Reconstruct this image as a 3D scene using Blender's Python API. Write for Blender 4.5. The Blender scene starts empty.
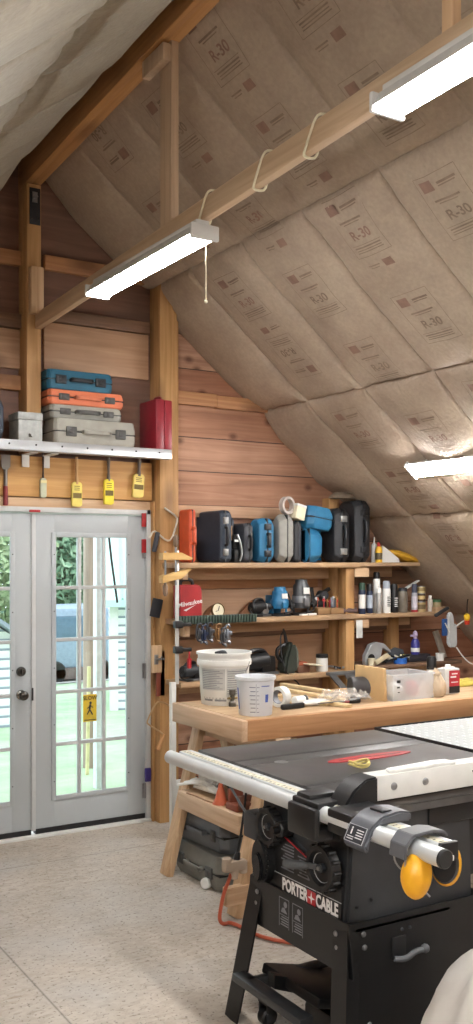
import bpy, bmesh, math, random
from mathutils import Vector, Matrix, noise
random.seed(7)
PI = math.pi
# ------------------------------------------------------------------ camera model (used for measuring the place)
F, CX, HY, EYE, YAW = 981.0, 236.5, 560.0, 1.74, math.radians(31.2)
SN, CN = math.sin(YAW), math.cos(YAW)
def ray(px, py):
    a = (px-CX)/F
    return (SN+a*CN, CN-a*SN, (HY-py)/F)
def at(px, py, y):
    r = ray(px, py); t = y/r[1]; return Vector((r[0]*t, y, EYE+r[2]*t))
def atx(px, py, x):
    r = ray(px, py); t = x/r[0]; return Vector((x, r[1]*t, EYE+r[2]*t))
def on(px, py, z):
    r = ray(px, py); t = (z-EYE)/r[2]; return Vector((r[0]*t, r[1]*t, z))
def sx(px, y): return at(px, 560, y).x
COL = bpy.context.scene.collection
# ------------------------------------------------------------------ materials
def lin(h):
    h = h.lstrip('#'); o = []
    for i in (0, 2, 4):
        c = int(h[i:i+2], 16)/255
        o.append(c/12.92 if c <= .04045 else ((c+.055)/1.055)**2.4)
    return (*o, 1)
MATS = {}
class NT:
    def __init__(s, name):
        s.m = bpy.data.materials.new(name); s.m.use_nodes = True
        s.t = s.m.node_tree; s.n = s.t.nodes; s.b = s.n['Principled BSDF']
    def add(s, ty, **k):
        n = s.n.new(ty)
        for a, v in k.items():
            if a.startswith('i_'):
                n.inputs[a[2:].replace('_', ' ')].default_value = v
            else: setattr(n, a, v)
        return n
    def l(s, a, ao, b, bi): s.t.links.new(a.outputs[ao], b.inputs[bi])
    def coords(s, scale=(1, 1, 1), rnd=True):
        tc = s.add('ShaderNodeTexCoord'); mp = s.add('ShaderNodeMapping')
        mp.inputs['Scale'].default_value = scale
        if rnd:
            oi = s.add('ShaderNodeObjectInfo'); va = s.add('ShaderNodeVectorMath', operation='ADD')
            ml = s.add('ShaderNodeMath', operation='MULTIPLY'); ml.inputs[1].default_value = 17.0
            s.l(oi, 'Random', ml, 0); s.l(tc, 'Object', va, 0); s.l(ml, 0, va, 1); s.l(va, 0, mp, 0)
        else: s.l(tc, 'Object', mp, 0)
        return mp
    def ramp(s, pts):
        r = s.add('ShaderNodeValToRGB'); e = r.color_ramp.elements
        e[0].position, e[0].color = pts[0]; e[1].position, e[1].color = pts[-1]
        for p, c in pts[1:-1]:
            x = e.new(p); x.color = c
        return r
    def mix(s, fac, a, b, bt='MIX'):
        m = s.add('ShaderNodeMix', data_type='RGBA', blend_type=bt)
        for k, v in ((0, fac), (6, a), (7, b)):
            if isinstance(v, tuple) and hasattr(v[0], 'outputs'): s.t.links.new(v[0].outputs[v[1]], m.inputs[k])
            else: m.inputs[k].default_value = v
        return m
    def bump(s, node, out, strength, dist=.01):
        b = s.add('ShaderNodeBump'); b.inputs['Strength'].default_value = strength; b.inputs['Distance'].default_value = dist
        s.l(node, out, b, 'Height'); s.l(b, 0, s.b, 'Normal'); return b
def sc(c, k): return (min(1, c[0]*k), min(1, c[1]*k), min(1, c[2]*k), 1)
def plain(name, hexc, rough=.5, metal=0, var=.12, scale=14, bump=0):
    if name in MATS: return MATS[name]
    t = NT(name); c = lin(hexc); mp = t.coords()
    no = t.add('ShaderNodeTexNoise'); no.inputs['Scale'].default_value = scale; no.inputs['Detail'].default_value = 5
    t.l(mp, 0, no, 'Vector')
    r = t.ramp([(.3, sc(c, 1-var)), (.7, sc(c, 1+var))]); t.l(no, 0, r, 0); t.l(r, 0, t.b, 'Base Color')
    t.b.inputs['Roughness'].default_value = rough; t.b.inputs['Metallic'].default_value = metal
    if bump: t.bump(no, 0, bump, .004)
    MATS[name] = t.m; return t.m
def wood(name, h1, h2, axis=0, knots=.5, rough=.6, kscale=2.2, dirt=0, fine=1.0):
    if name in MATS: return MATS[name]
    t = NT(name); s = [26*fine]*3; s[axis] = 1.3*fine; mp = t.coords(tuple(s))
    no = t.add('ShaderNodeTexNoise'); no.inputs['Scale'].default_value = 1.0; no.inputs['Detail'].default_value = 6; no.inputs['Distortion'].default_value = .9
    t.l(mp, 0, no, 'Vector')
    c1, c2 = lin(h1), lin(h2)
    r = t.ramp([(.28, c1), (.5, tuple((a+b)/2 for a, b in zip(c1, c2))), (.72, c2)]); t.l(no, 0, r, 0)
    out = (r, 0)
    s2 = [kscale*1.6]*3; s2[axis] = kscale*.75; mp2 = t.coords(tuple(s2))
    if knots:
        vo = t.add('ShaderNodeTexVoronoi'); vo.inputs['Scale'].default_value = 1.0; vo.inputs['Randomness'].default_value = 1
        t.l(mp2, 0, vo, 'Vector')
        kr = t.ramp([(.10, (1, 1, 1, 1)), (.19, (.5, .5, .5, 1)), (.28, (0, 0, 0, 1))]); t.l(vo, 'Distance', kr, 0)
        km = t.add('ShaderNodeMath', operation='MULTIPLY'); km.inputs[1].default_value = knots; t.l(kr, 0, km, 0)
        mx = t.mix((km, 0), out, lin('#4a2a18')); out = (mx, 2)
    if dirt:
        dn = t.add('ShaderNodeTexNoise'); dn.inputs['Scale'].default_value = 2.4; dn.inputs['Detail'].default_value = 6
        dm = t.coords((1, 1, 1)); t.l(dm, 0, dn, 'Vector')
        dr = t.ramp([(.45, (0, 0, 0, 1)), (.75, (dirt, dirt, dirt, 1))]); t.l(dn, 0, dr, 0)
        mx = t.mix((dr, 0), out, lin('#5d534a')); out = (mx, 2)
    t.l(out[0], out[1], t.b, 'Base Color'); t.b.inputs['Roughness'].default_value = rough
    t.bump(no, 0, .25, .003); MATS[name] = t.m; return t.m
def emit(name, hexc, strength):
    t = NT(name); t.b.inputs['Base Color'].default_value = lin(hexc); t.b.inputs['Emission Color'].default_value = lin(hexc)
    t.b.inputs['Emission Strength'].default_value = strength; MATS[name] = t.m; return t.m
# ------------------------------------------------------------------ mesh builder
class B:
    def __init__(s): s.bm = bmesh.new()
    def _mi(s, v0, f0, mi):
        s.bm.faces.ensure_lookup_table()
        for f in list(s.bm.faces)[f0:]: f.material_index = mi
    def box(s, x0, x1, y0, y1, z0, z1, bev=0, mi=0, M=None, seg=2):
        t = bmesh.new(); bmesh.ops.create_cube(t, size=1)
        for v in t.verts: v.co = Vector(((x0+x1)/2+v.co.x*(x1-x0), (y0+y1)/2+v.co.y*(y1-y0), (z0+z1)/2+v.co.z*(z1-z0)))
        if bev: bmesh.ops.bevel(t, geom=list(t.edges), offset=bev, segments=seg, affect='EDGES', profile=.5)
        return s.merge(t, mi, M)
    def merge(s, t, mi=None, M=None):
        if M is not None: bmesh.ops.transform(t, matrix=M, verts=t.verts)
        if mi is not None:
            for f in t.faces: f.material_index = mi
        me = bpy.data.meshes.new('tmp'); t.to_mesh(me); t.free(); s.bm.from_mesh(me); bpy.data.meshes.remove(me); return s
    def bar(s, p, q, w, h, bev=0, mi=0, up=(0, 0, 1)):
        p, q = Vector(p), Vector(q); d = q-p; L = d.length; x = d.normalized()
        u = Vector(up); y = u.cross(x)
        if y.length < 1e-4: y = Vector((0, 1, 0)).cross(x)
        y.normalize(); z = x.cross(y)
        M = Matrix(((x.x, y.x, z.x, p.x), (x.y, y.y, z.y, p.y), (x.z, y.z, z.z, p.z), (0, 0, 0, 1)))
        return s.box(0, L, -w/2, w/2, -h/2, h/2, bev, mi, M)
    def lathe(s, prof, n=24, mi=0, M=None, cap=True):
        t = bmesh.new(); rings = []
        for r, z in prof:
            rings.append([t.verts.new((max(r, 1e-5)*math.cos(2*PI*k/n), max(r, 1e-5)*math.sin(2*PI*k/n), z)) for k in range(n)])
        for a, b in zip(rings, rings[1:]):
            for k in range(n): t.faces.new((a[k], a[(k+1) % n], b[(k+1) % n], b[k]))
        if cap:
            t.faces.new(list(reversed(rings[0]))); t.faces.new(rings[-1])
        bmesh.ops.recalc_face_normals(t, faces=t.faces)
        return s.merge(t, mi, M)
    def cyl(s, p, q, r, r2=None, n=20, mi=0, bev=0):
        p, q = Vector(p), Vector(q); d = q-p; L = d.length; r2 = r if r2 is None else r2
        M = Matrix.Translation(p) @ d.to_track_quat('Z', 'Y').to_matrix().to_4x4()
        if bev: prof = [(r-bev, 0), (r, bev), (r2, L-bev), (r2-bev, L)]
        else: prof = [(r, 0), (r2, L)]
        return s.lathe(prof, n, mi, M)
    def tube(s, pts, r, n=8, closed=False, mi=0, sm=0):
        P = [Vector(p) for p in pts]
        for _ in range(sm):
            Q = []
            m = len(P)
            for i in range(m if closed else m-1):
                a, b = P[i], P[(i+1) % m]; Q += [a*.75+b*.25, a*.25+b*.75]
            if not closed: Q = [P[0]]+Q+[P[-1]]
            P = Q
        t = bmesh.new(); rings = []; m = len(P); prev = None
        for i in range(m):
            a = P[(i-1) % m] if (closed or i) else P[i]; b = P[(i+1) % m] if (closed or i < m-1) else P[i]
            d = (b-a).normalized()
            if prev is None:
                u = Vector((0, 0, 1)) if abs(d.z) < .9 else Vector((1, 0, 0)); u = (u-d*u.dot(d)).normalized()
            else:
                u = prev-d*prev.dot(d); u = u.normalized() if u.length > 1e-6 else Vector((1, 0, 0))
            prev = u; w = d.cross(u)
            rr = r
            if isinstance(r, list):
                q = i/(m-1)*(len(r)-1); j = min(int(q), len(r)-2); rr = r[j]+(r[j+1]-r[j])*(q-j)
            rings.append([t.verts.new(P[i]+(u*math.cos(2*PI*k/n)+w*math.sin(2*PI*k/n))*rr) for k in range(n)])
        for i in range(m if closed else m-1):
            a, b = rings[i], rings[(i+1) % m]
            for k in range(n): t.faces.new((a[k], a[(k+1) % n], b[(k+1) % n], b[k]))
        if not closed: t.faces.new(list(reversed(rings[0]))); t.faces.new(rings[-1])
        bmesh.ops.recalc_face_normals(t, faces=t.faces)
        return s.merge(t, mi)
    def prism(s, poly, a0, a1, axis='y', bev=0, mi=0, M=None):
        t = bmesh.new()
        def P(u, v, a): return {'y': (u, a, v), 'x': (a, u, v), 'z': (u, v, a)}[axis]
        f = t.faces.new([t.verts.new(P(u, v, a0)) for u, v in poly])
        g = bmesh.ops.extrude_face_region(t, geom=[f])
        d = Vector(P(0, 0, a1))-Vector(P(0, 0, a0))
        for e in g['geom']:
            if isinstance(e, bmesh.types.BMVert): e.co += d
        bmesh.ops.recalc_face_normals(t, faces=t.faces)
        if bev: bmesh.ops.bevel(t, geom=list(t.edges), offset=bev, segments=2, affect='EDGES')
        return s.merge(t, mi, M)
    def ball(s, c, r, sub=3, mi=0, f=None, M=None):
        t = bmesh.new(); bmesh.ops.create_icosphere(t, subdivisions=sub, radius=1)
        r = (r, r, r) if not hasattr(r, '__len__') else r
        for v in t.verts:
            k = f(v.co) if f else 1
            v.co = Vector((c[0]+v.co.x*r[0]*k, c[1]+v.co.y*r[1]*k, c[2]+v.co.z*r[2]*k))
        return s.merge(t, mi, M)
    def quad(s, a, b, c, d, mi=0):
        f = s.bm.faces.new([s.bm.verts.new(Vector(p)) for p in (a, b, c, d)]); f.material_index = mi; return s
    def xf(s, M): bmesh.ops.transform(s.bm, matrix=M, verts=s.bm.verts); return s
    def text(s, txt, size, M, mi=0, bold=0, extr=.0004, align='CENTER', space=1.0):
        c = bpy.data.curves.new('txt', 'FONT'); c.body = txt; c.size = size; c.align_x = align; c.align_y = 'CENTER'
        c.extrude = extr; c.offset = bold; c.space_character = space; c.resolution_u = 3
        o = bpy.data.objects.new('txt', c); COL.objects.link(o); bpy.context.view_layer.update()
        dg = bpy.context.evaluated_depsgraph_get(); me = bpy.data.meshes.new_from_object(o.evaluated_get(dg))
        t = bmesh.new(); t.from_mesh(me); bpy.data.objects.remove(o); bpy.data.curves.remove(c); bpy.data.meshes.remove(me)
        return s.merge(t, mi, M)
    def build(s, name, mats, parent=None, angle=35):
        me = bpy.data.meshes.new(name); s.bm.normal_update(); s.bm.to_mesh(me); s.bm.free()
        for m in (mats if isinstance(mats, (list, tuple)) else [mats]): me.materials.append(m)
        for p in me.polygons: p.use_smooth = True
        me.set_sharp_from_angle(angle=math.radians(angle))
        o = bpy.data.objects.new(name, me); COL.objects.link(o)
        if parent is not None: o.parent = parent
        return o
def thing(name, label, cat, loc=(0, 0, 0), rz=0, group=None, rot=None):
    o = bpy.data.objects.new(name, None); COL.objects.link(o); o.empty_display_size = .05
    o.location = loc; o.rotation_euler = rot if rot else (0, 0, rz); o['label'] = label; o['category'] = cat
    if group: o['group'] = group
    return o
def tag(o, label, cat, group=None):
    o['label'] = label; o['category'] = cat
    if group: o['group'] = group
    return o
def struct(o): o['kind'] = 'structure'; return o
def dup(root, loc, rz=None, label=None):
    r = root.copy(); COL.objects.link(r); r.location = loc
    if rz is not None: r.rotation_euler = (0, 0, rz)
    if label: r['label'] = label
    for ch in list(root.children):
        c = ch.copy(); COL.objects.link(c); c.parent = r
        for g in list(ch.children):
            d = g.copy(); COL.objects.link(d); d.parent = c
    return r
def T(x, y, z): return Matrix.Translation((x, y, z))
def RX(a): return Matrix.Rotation(a, 4, 'X')
def RY(a): return Matrix.Rotation(a, 4, 'Y')
def RZ(a): return Matrix.Rotation(a, 4, 'Z')
# text frames: facing -y (readable from the camera side) / facing -x
FRONT = RX(PI/2)
FACE_X = RZ(-PI/2) @ RX(PI/2)

# ------------------------------------------------------------------ material library
PINE = wood('pine', '#b79472', '#d8bb98', 0)
PINEY = wood('pine_y', '#bb9b7c', '#dabfa0', 1)
PINEZ = wood('pine_z', '#b99570', '#d9bb96', 2)
GOLD = wood('gold_pine', '#b08148', '#cfa468', 0, .7)
GOLDZ = wood('gold_pine_z', '#a07747', '#c39a68', 2, .6)
GOLDY = wood('gold_pine_y', '#97683a', '#bb8c55', 1, .5)
REDW = wood('red_fir', '#7a4c33', '#9c6848', 0, .6, dirt=.25)
TANW = wood('tan_fir', '#a98465', '#c6a283', 0, .8, dirt=.15)
SHELFW = wood('shelf_wood', '#9a7b5b', '#c0a17d', 0, .3, dirt=.45)
BENCHW = wood('bench_wood', '#9f7049', '#c19468', 0, .2)
BENCHY = wood('bench_wood_y', '#b99877', '#d5b799', 1, .25)
PLYW = wood('plywood', '#b48f68', '#d0ad85', 0, .1, dirt=.3)
BLACK = plain('black_plastic', '#17181a', .45)
BLACKM = plain('black_painted_steel', '#101113', .42)
DARKG = plain('dark_grey_plastic', '#2f3236', .5)
GREYP = plain('grey_plastic', '#7d7b74', .5)
GREYC = plain('case_grey', '#6f6e69', .5)
STEEL = plain('steel', '#9a9c9e', .35, .8)
ALU = plain('aluminium', '#cfd3d4', .42, .35, .04)
WHITE = plain('white_plastic', '#e2e3df', .45, 0, .04)
WHITEP = plain('white_paint', '#d9dad6', .5, 0, .05)
RED = plain('red_plastic', '#a32127', .45)
BLUE = plain('blue_plastic', '#2a76a0', .45)
TEAL = plain('teal_plastic', '#1f5c74', .5)
NAVY = plain('navy_plastic', '#2b3644', .5)
ORANGE = plain('orange_plastic', '#c44f29', .5)
ORANGE2 = plain('light_orange_plastic', '#cf7450', .5)
YEL = plain('yellow_plastic', '#e0b12c', .45)
CREAM = plain('cream', '#e2dcc0', .6)
# ================================================================== SETTING
# ---- floor: worn oriented strand board
def osb():
    t = NT('osb_floor'); out = None
    base = lin('#b5a793')
    mp = t.coords((1, 1, 1), False); prev = None
    pk = t.add('ShaderNodeTexVoronoi'); pk.inputs['Scale'].default_value = 14; t.l(mp, 0, pk, 'Vector')
    ps = t.add('ShaderNodeSeparateColor'); t.l(pk, 'Color', ps, 0)
    for k, (rot, scl, seed) in enumerate(((.2, (22, 56, 1), 0), (1.25, (22, 54, 1), 3), (2.3, (24, 58, 1), 7))):
        m = t.add('ShaderNodeMapping'); m.inputs['Rotation'].default_value = (0, 0, rot); m.inputs['Scale'].default_value = scl; m.inputs['Location'].default_value = (seed, seed, 0)
        t.l(mp, 0, m, 0)
        v = t.add('ShaderNodeTexVoronoi'); v.inputs['Scale'].default_value = 1; t.l(m, 0, v, 'Vector')
        sp = t.add('ShaderNodeSeparateColor'); t.l(v, 'Color', sp, 0)
        r = t.ramp([(0, lin('#b3a797')), (.3, lin('#bfb4a6')), (.7, lin('#c9c0b3')), (1, lin('#d2cabf'))]); t.l(sp, 0, r, 0)
        g = t.ramp([(.0, (.6, .55, .5, 1)), (.03, (.62, .57, .52, 1)), (.05, (1, 1, 1, 1))]); t.l(sp, 1, g, 0)
        mg = t.mix(.8, (r, 0), (g, 0), 'MULTIPLY')
        if prev is None: prev = (mg, 2)
        else:
            th = t.add('ShaderNodeMath', operation='GREATER_THAN'); th.inputs[1].default_value = .36 if k == 1 else .68
            t.l(ps, 0, th, 0); mx = t.mix((th, 0), prev, (mg, 2)); prev = (mx, 2)
    bn = t.add('ShaderNodeTexNoise'); bn.inputs['Scale'].default_value = 26; bn.inputs['Detail'].default_value = 4; t.l(mp, 0, bn, 'Vector')
    br = t.ramp([(.3, lin('#b9afa2')), (.7, lin('#d3cbc0'))]); t.l(bn, 0, br, 0); mx = t.mix(.5, prev, (br, 0)); prev = (mx, 2)
    # worn and dirty patches
    n = t.add('ShaderNodeTexNoise'); n.inputs['Scale'].default_value = .9; n.inputs['Detail'].default_value = 7; n.inputs['Roughness'].default_value = .65; t.l(mp, 0, n, 'Vector')
    r = t.ramp([(.38, lin('#9b958e')), (.5, lin('#c9c3bb')), (.64, lin('#e9e6e1'))]); t.l(n, 0, r, 0)
    mx = t.mix(.5, prev, (r, 0), 'MULTIPLY'); prev = (mx, 2)
    n3 = t.add('ShaderNodeTexNoise'); n3.inputs['Scale'].default_value = 1.7; n3.inputs['Detail'].default_value = 3; t.l(mp, 0, n3, 'Vector')
    r3 = t.ramp([(.48, (0, 0, 0, 1)), (.68, (.55, .55, .55, 1))]); t.l(n3, 0, r3, 0)
    mx = t.mix((r3, 0), prev, lin('#b9b7b2')); prev = (mx, 2)
    # specks
    n2 = t.add('ShaderNodeTexNoise'); n2.inputs['Scale'].default_value = 60; n2.inputs['Detail'].default_value = 2; t.l(mp, 0, n2, 'Vector')
    r2 = t.ramp([(.6, (0, 0, 0, 1)), (.68, (.65, .65, .65, 1))]); t.l(n2, 0, r2, 0)
    mx = t.mix((r2, 0), prev, lin('#5e5348')); prev = (mx, 2)
    # sheet seams
    sx_ = t.add('ShaderNodeSeparateXYZ'); t.l(mp, 0, sx_, 0)
    for ax, off, per in ((0, 1.375, 2.44), (1, 5.40, 4.88)):
        a = t.add('ShaderNodeMath', operation='SUBTRACT'); t.l(sx_, ax, a, 0); a.inputs[1].default_value = off-per*20+per/2
        b = t.add('ShaderNodeMath', operation='MODULO'); t.l(a, 0, b, 0); b.inputs[1].default_value = per
        c = t.add('ShaderNodeMath', operation='SUBTRACT'); t.l(b, 0, c, 0); c.inputs[1].default_value = per/2
        d = t.add('ShaderNodeMath', operation='ABSOLUTE'); t.l(c, 0, d, 0)
        e = t.ramp([(.0, (.75, .75, .75, 1)), (.006, (0, 0, 0, 1))]); t.l(d, 0, e, 0)
        mx = t.mix((e, 0), prev, lin('#5a5047')); prev = (mx, 2)
    t.l(prev[0], prev[1], t.b, 'Base Color'); t.b.inputs['Roughness'].default_value = .62
    t.bump(n2, 0, .15, .002)
    return t.m
b = B(); b.box(-2.2, 6.5, -3.2, 6.1, -.06, 0); struct(b.build('floor', osb()))
b = B()
# ---- gable wall
def boards():
    t = NT('wall_boards'); mp = t.coords((1, 1, 1), False)
    s = t.add('ShaderNodeSeparateXYZ'); t.l(mp, 0, s, 0)
    d = t.add('ShaderNodeMath', operation='DIVIDE'); t.l(s, 2, d, 0); d.inputs[1].default_value = .235
    fl = t.add('ShaderNodeMath', operation='FLOOR'); t.l(d, 0, fl, 0)
    fr = t.add('ShaderNodeMath', operation='FRACT'); t.l(d, 0, fr, 0)
    wn = t.add('ShaderNodeTexWhiteNoise', noise_dimensions='1D'); t.l(fl, 0, wn, 'W')
    m2 = t.add('ShaderNodeMapping'); m2.inputs['Scale'].default_value = (1.2, 20, 24)
    add = t.add('ShaderNodeVectorMath', operation='ADD'); t.l(mp, 0, add, 0)
    cb = t.add('ShaderNodeCombineXYZ'); mu = t.add('ShaderNodeMath', operation='MULTIPLY'); mu.inputs[1].default_value = 31.7; t.l(fl, 0, mu, 0); t.l(mu, 0, cb, 0); t.l(cb, 0, add, 1)
    t.l(add, 0, m2, 0)
    n = t.add('ShaderNodeTexNoise'); n.inputs['Scale'].default_value = 1; n.inputs['Detail'].default_value = 6; n.inputs['Distortion'].default_value = 1.1; t.l(m2, 0, n, 'Vector')
    r = t.ramp([(.25, lin('#9b7863')), (.5, lin('#b9947c')), (.75, lin('#ceac94'))]); t.l(n, 0, r, 0)
    tint = t.ramp([(0, lin('#cdb0a0')), (.5, lin('#ead9cc')), (1, (1, 1, 1, 1))]); t.l(wn, 0, tint, 0)
    mx = t.mix(1, (r, 0), (tint, 0), 'MULTIPLY'); prev = (mx, 2)
    s9 = t.add('ShaderNodeSeparateXYZ'); t.l(add, 0, s9, 0); c9 = t.add('ShaderNodeCombineXYZ'); t.l(s9, 0, c9, 0); t.l(s9, 2, c9, 1)
    m3 = t.add('ShaderNodeMapping'); m3.inputs['Scale'].default_value = (2.1, 2.9, 1); t.l(c9, 0, m3, 0)
    vo = t.add('ShaderNodeTexVoronoi', voronoi_dimensions='2D'); vo.inputs['Scale'].default_value = 1; t.l(m3, 0, vo, 'Vector')
    kr = t.ramp([(.03, (.75, .75, .75, 1)), (.06, (.4, .4, .4, 1)), (.105, (0, 0, 0, 1))]); t.l(vo, 'Distance', kr, 0)
    mx = t.mix((kr, 0), prev, lin('#54301d')); prev = (mx, 2)
    g = t.ramp([(.0, (1, 1, 1, 1)), (.018, (1, 1, 1, 1)), (.035, (0, 0, 0, 1))]); t.l(fr, 0, g, 0)
    mx = t.mix((g, 0), prev, lin('#2c1a10')); prev = (mx, 2)
    dn = t.add('ShaderNodeTexNoise'); dn.inputs['Scale'].default_value = 1.6; dn.inputs['Detail'].default_value = 5; t.l(mp, 0, dn, 'Vector')
    dr = t.ramp([(.42, (1, 1, 1, 1)), (.7, (.62, .55, .5, 1))]); t.l(dn, 0, dr, 0)
    mx = t.mix(.7, prev, (dr, 0), 'MULTIPLY'); prev = (mx, 2)
    t.l(prev[0], prev[1], t.b, 'Base Color'); t.b.inputs['Roughness'].default_value = .65; t.bump(n, 0, .2, .003)
    return t.m
WB = boards()
DX0, DX1, DZ = 1.285, 2.905, 2.075
b = B()
b.box(-2.2, DX0, 5.96, 6.06, -.06, 4.4); b.box(DX1, 6.5, 5.96, 6.06, -.06, 4.4); b.box(DX0, DX1, 5.96, 6.06, DZ, 4.4)
struct(b.build('wall_back', WB))
b = B(); b.box(-2, 2.93, 5.95, 5.962, 2.08, 4.4); struct(b.build('trim_10', wood('dark_plywood', '#5e4234', '#7d5a48', 0, .5, dirt=.3)))
# girts and nailers on the gable wall
b = B()
for x0, x1, z0, z1, y0, mi in (
    (-2, 2.03, 3.57, 3.66, 5.91, 0), (2.17, 2.9, 3.575, 3.665, 5.91, 0),
    (-2, 2.03, 3.18, 3.265, 5.90, 1), (2.17, 2.9, 3.25, 3.325, 5.90, 1),
    (-2, 2.03, 2.93, 3.175, 5.93, 2), (2.17, 2.9, 2.945, 3.245, 5.925, 2),
    (-2, 2.03, 2.795, 2.885, 5.91, 0),
    (3.08, 3.42, 2.805, 2.893, 5.91, 0), (3.425, 4.02, 2.80, 2.886, 5.913, 0),
    (3.08, 4.30, 2.035, 2.115, 5.91, 2), (3.08, 4.3, 1.54, 1.655, 5.93, 0), (3.08, 5.2, 1.20, 1.285, 5.92, 1), (4.4, 5.9, 1.55, 1.66, 5.93, 1)):
    b.box(x0, x1, y0, 5.96, z0, z1, .003, mi)
struct(b.build('trim_1', [wood('girt', '#9c6d48', '#bd8d62', 0, .6), wood('rough_girt', '#5f4534', '#8d6c52', 0, .8, dirt=.5), TANW]))
b = B(); b.box(3.1, 4.34, 5.935, 5.96, 1.30, 1.535, .003); b.box(3.1, 4.34, 5.93, 5.96, .965, 1.195, .003); struct(b.build('trim_11', TANW))
# header plank and trim over the door
b = B(); b.box(-1.5, 2.905, 5.885, 5.96, 2.135, 2.385, .003); struct(b.build('trim_2', GOLD))
b = B(); b.box(-1.5, 2.9, 5.90, 5.96, 2.07, 2.13, .003); struct(b.build('trim_3', PINE))
# posts
b = B(); b.box(2.922, 3.018, 5.80, 5.96, 0, 3.60, .004); b.box(3.02, 3.056, 5.815, 5.96, 0, 3.52, .003); b.box(3.057, 3.092, 5.86, 5.96, 0, 3.5, .003); b.box(2.906, 2.921, 5.87, 5.96, 0, 2.13, .002)
struct(b.build('trim_4', GOLDZ))
b = B(); b.box(2.012, 2.104, 5.80, 5.96, 2.40, 4.05, .004); struct(b.build('trim_5', GOLDZ))
b = B(); b.box(4.36, 4.45, 5.87, 5.96, 0, 2.2, .003); struct(b.build('trim_6', GOLDZ))
b = B(); b.box(4.95, 5.03, 5.87, 5.96, 0, 1.55, .003); struct(b.build('trim_7', GOLDZ))
# steel connector on top of the ridge post
t_ = thing('beam_connector', 'dark steel post connector plate with bolt below the ridge beam', 'bracket', (2.062, 5.80, 3.80))
b = B(); b.box(-.034, .036, -.006, 0, 0, .225, .002); b.build('plate', plain('connector_steel', '#2b2d31', .5, .4), t_)
for z in (.17, .04):
    b = B()
    if z > .1:
        b.cyl((0.0, -.006, z), (0, -.022, z), .016, n=6); b.box(-.016, .016, -.009, -.006, z-.035, z+.03)
        b.build('bolt', STEEL, t_)
    else:
        for x in (-.02, .022): b.cyl((x, -.004, z), (x, -.010, z), .009, n=8)
        b.build('screw', BLACK, t_)
# sister block on the ridge post that carries the tie beam
b = B(); b.box(2.022, 2.102, 5.745, 5.80, 3.245, 3.53, .004); tag(b.build('timber_block', PINEZ), 'short pale pine block screwed to post above the tie beam', 'block')
# ridge beam (two plies), tie beam, hangers
b = B(); b.bar((2.03, 5.95, 4.155), (2.03, -3, 4.43), .045, .21, .003); b.bar((2.082, 5.95, 4.155), (2.082, -3, 4.43), .055, .20, .003)
struct(b.build('ridge_beam', GOLDY))
TIEZ = lambda y: 3.205+(5.9-y)*.022
b = B(); b.bar((2.085, 5.80, TIEZ(5.8)), (2.085, -2.9, TIEZ(-2.9)), .04, .092, .003); struct(b.build('tie_beam', wood('tie_wood', '#b99b7c', '#d6bd9e', 1, .35)))
b = B(); b.box(2.066, 2.104, 3.985, 4.10, 3.27, 4.17, .003); b.box(2.026, 2.066, 3.99, 4.21, 4.02, 4.10, .003)
for x, z in ((2.075, 4.13), (2.09, 4.13), (2.08, 4.05)): b.cyl((x, 3.987, z), (x, 3.982, z), .008, n=8)
struct(b.build('hanger_stud', wood('stud_wood', '#b39a80', '#ccb295', 2, .3)))
b = B(); b.box(2.066, 2.104, 2.17, 2.215, 3.31, 4.25, .003); struct(b.build('hanger_stud', PINEZ))
# ---- insulated roof slopes
YS = [5.41-.61*k for k in range(-1, 15)]; XS = [2.02, 2.93, 3.84, 4.755, 5.67]
def cushion(v, seams, wid):
    d = min(abs(v-s) for s in seams); return min(1, (d/wid))**.55 if d < wid else 1
def roofz(u, y, mirror=False):
    # u = horizontal run from the ridge; returns point on the sagging faced batt
    n = (-.634, -.773)
    seam_u = [x-2.1 for x in XS]
    du = min(abs(u-q) for q in seam_u); dy = min(abs(y-q+(.02 if u < .83 else 0)) for q in YS)
    soft = min(1, du/.2)**.6*min(1, dy/.24)**.6
    h = .030*soft+.026*(1-math.exp(-du/.014))*(1-math.exp(-dy/.010))-.008
    if y > 5.4:
        e = min(1, (y-5.4)/.5); h += .035*e*abs(math.sin(PI*(u-.83)/.91))+.02*e*noise.noise(Vector((u*6, 2, 1)))
    h *= min(1, max(0, u-.02)/.3)
    p = Vector((u*3, y*3, 2 if mirror else 0))
    h += .012*noise.noise(p) + .006*noise.noise(p*3.1)
    w = abs(noise.noise(Vector((u*7+y*5, y*2-u*1.5, 5))))       # folds
    h += .012*max(0, .35-w)*2*noise.noise(Vector((u*1.3, y*1.1, 9)))
    # puckers where the facing is pulled to the seams
    for s in seam_u:
        d = abs(u-s)
        if d < .22: h += .008*math.sin((y*1.0+.4*u)*38+noise.noise(p*2)*5)*(1-d/.22)
    z = 4.24-.82*u+(.11*max(0, 1-u/.4) if mirror else 0)
    return (u+n[0]*h, z+n[1]*h)
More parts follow.
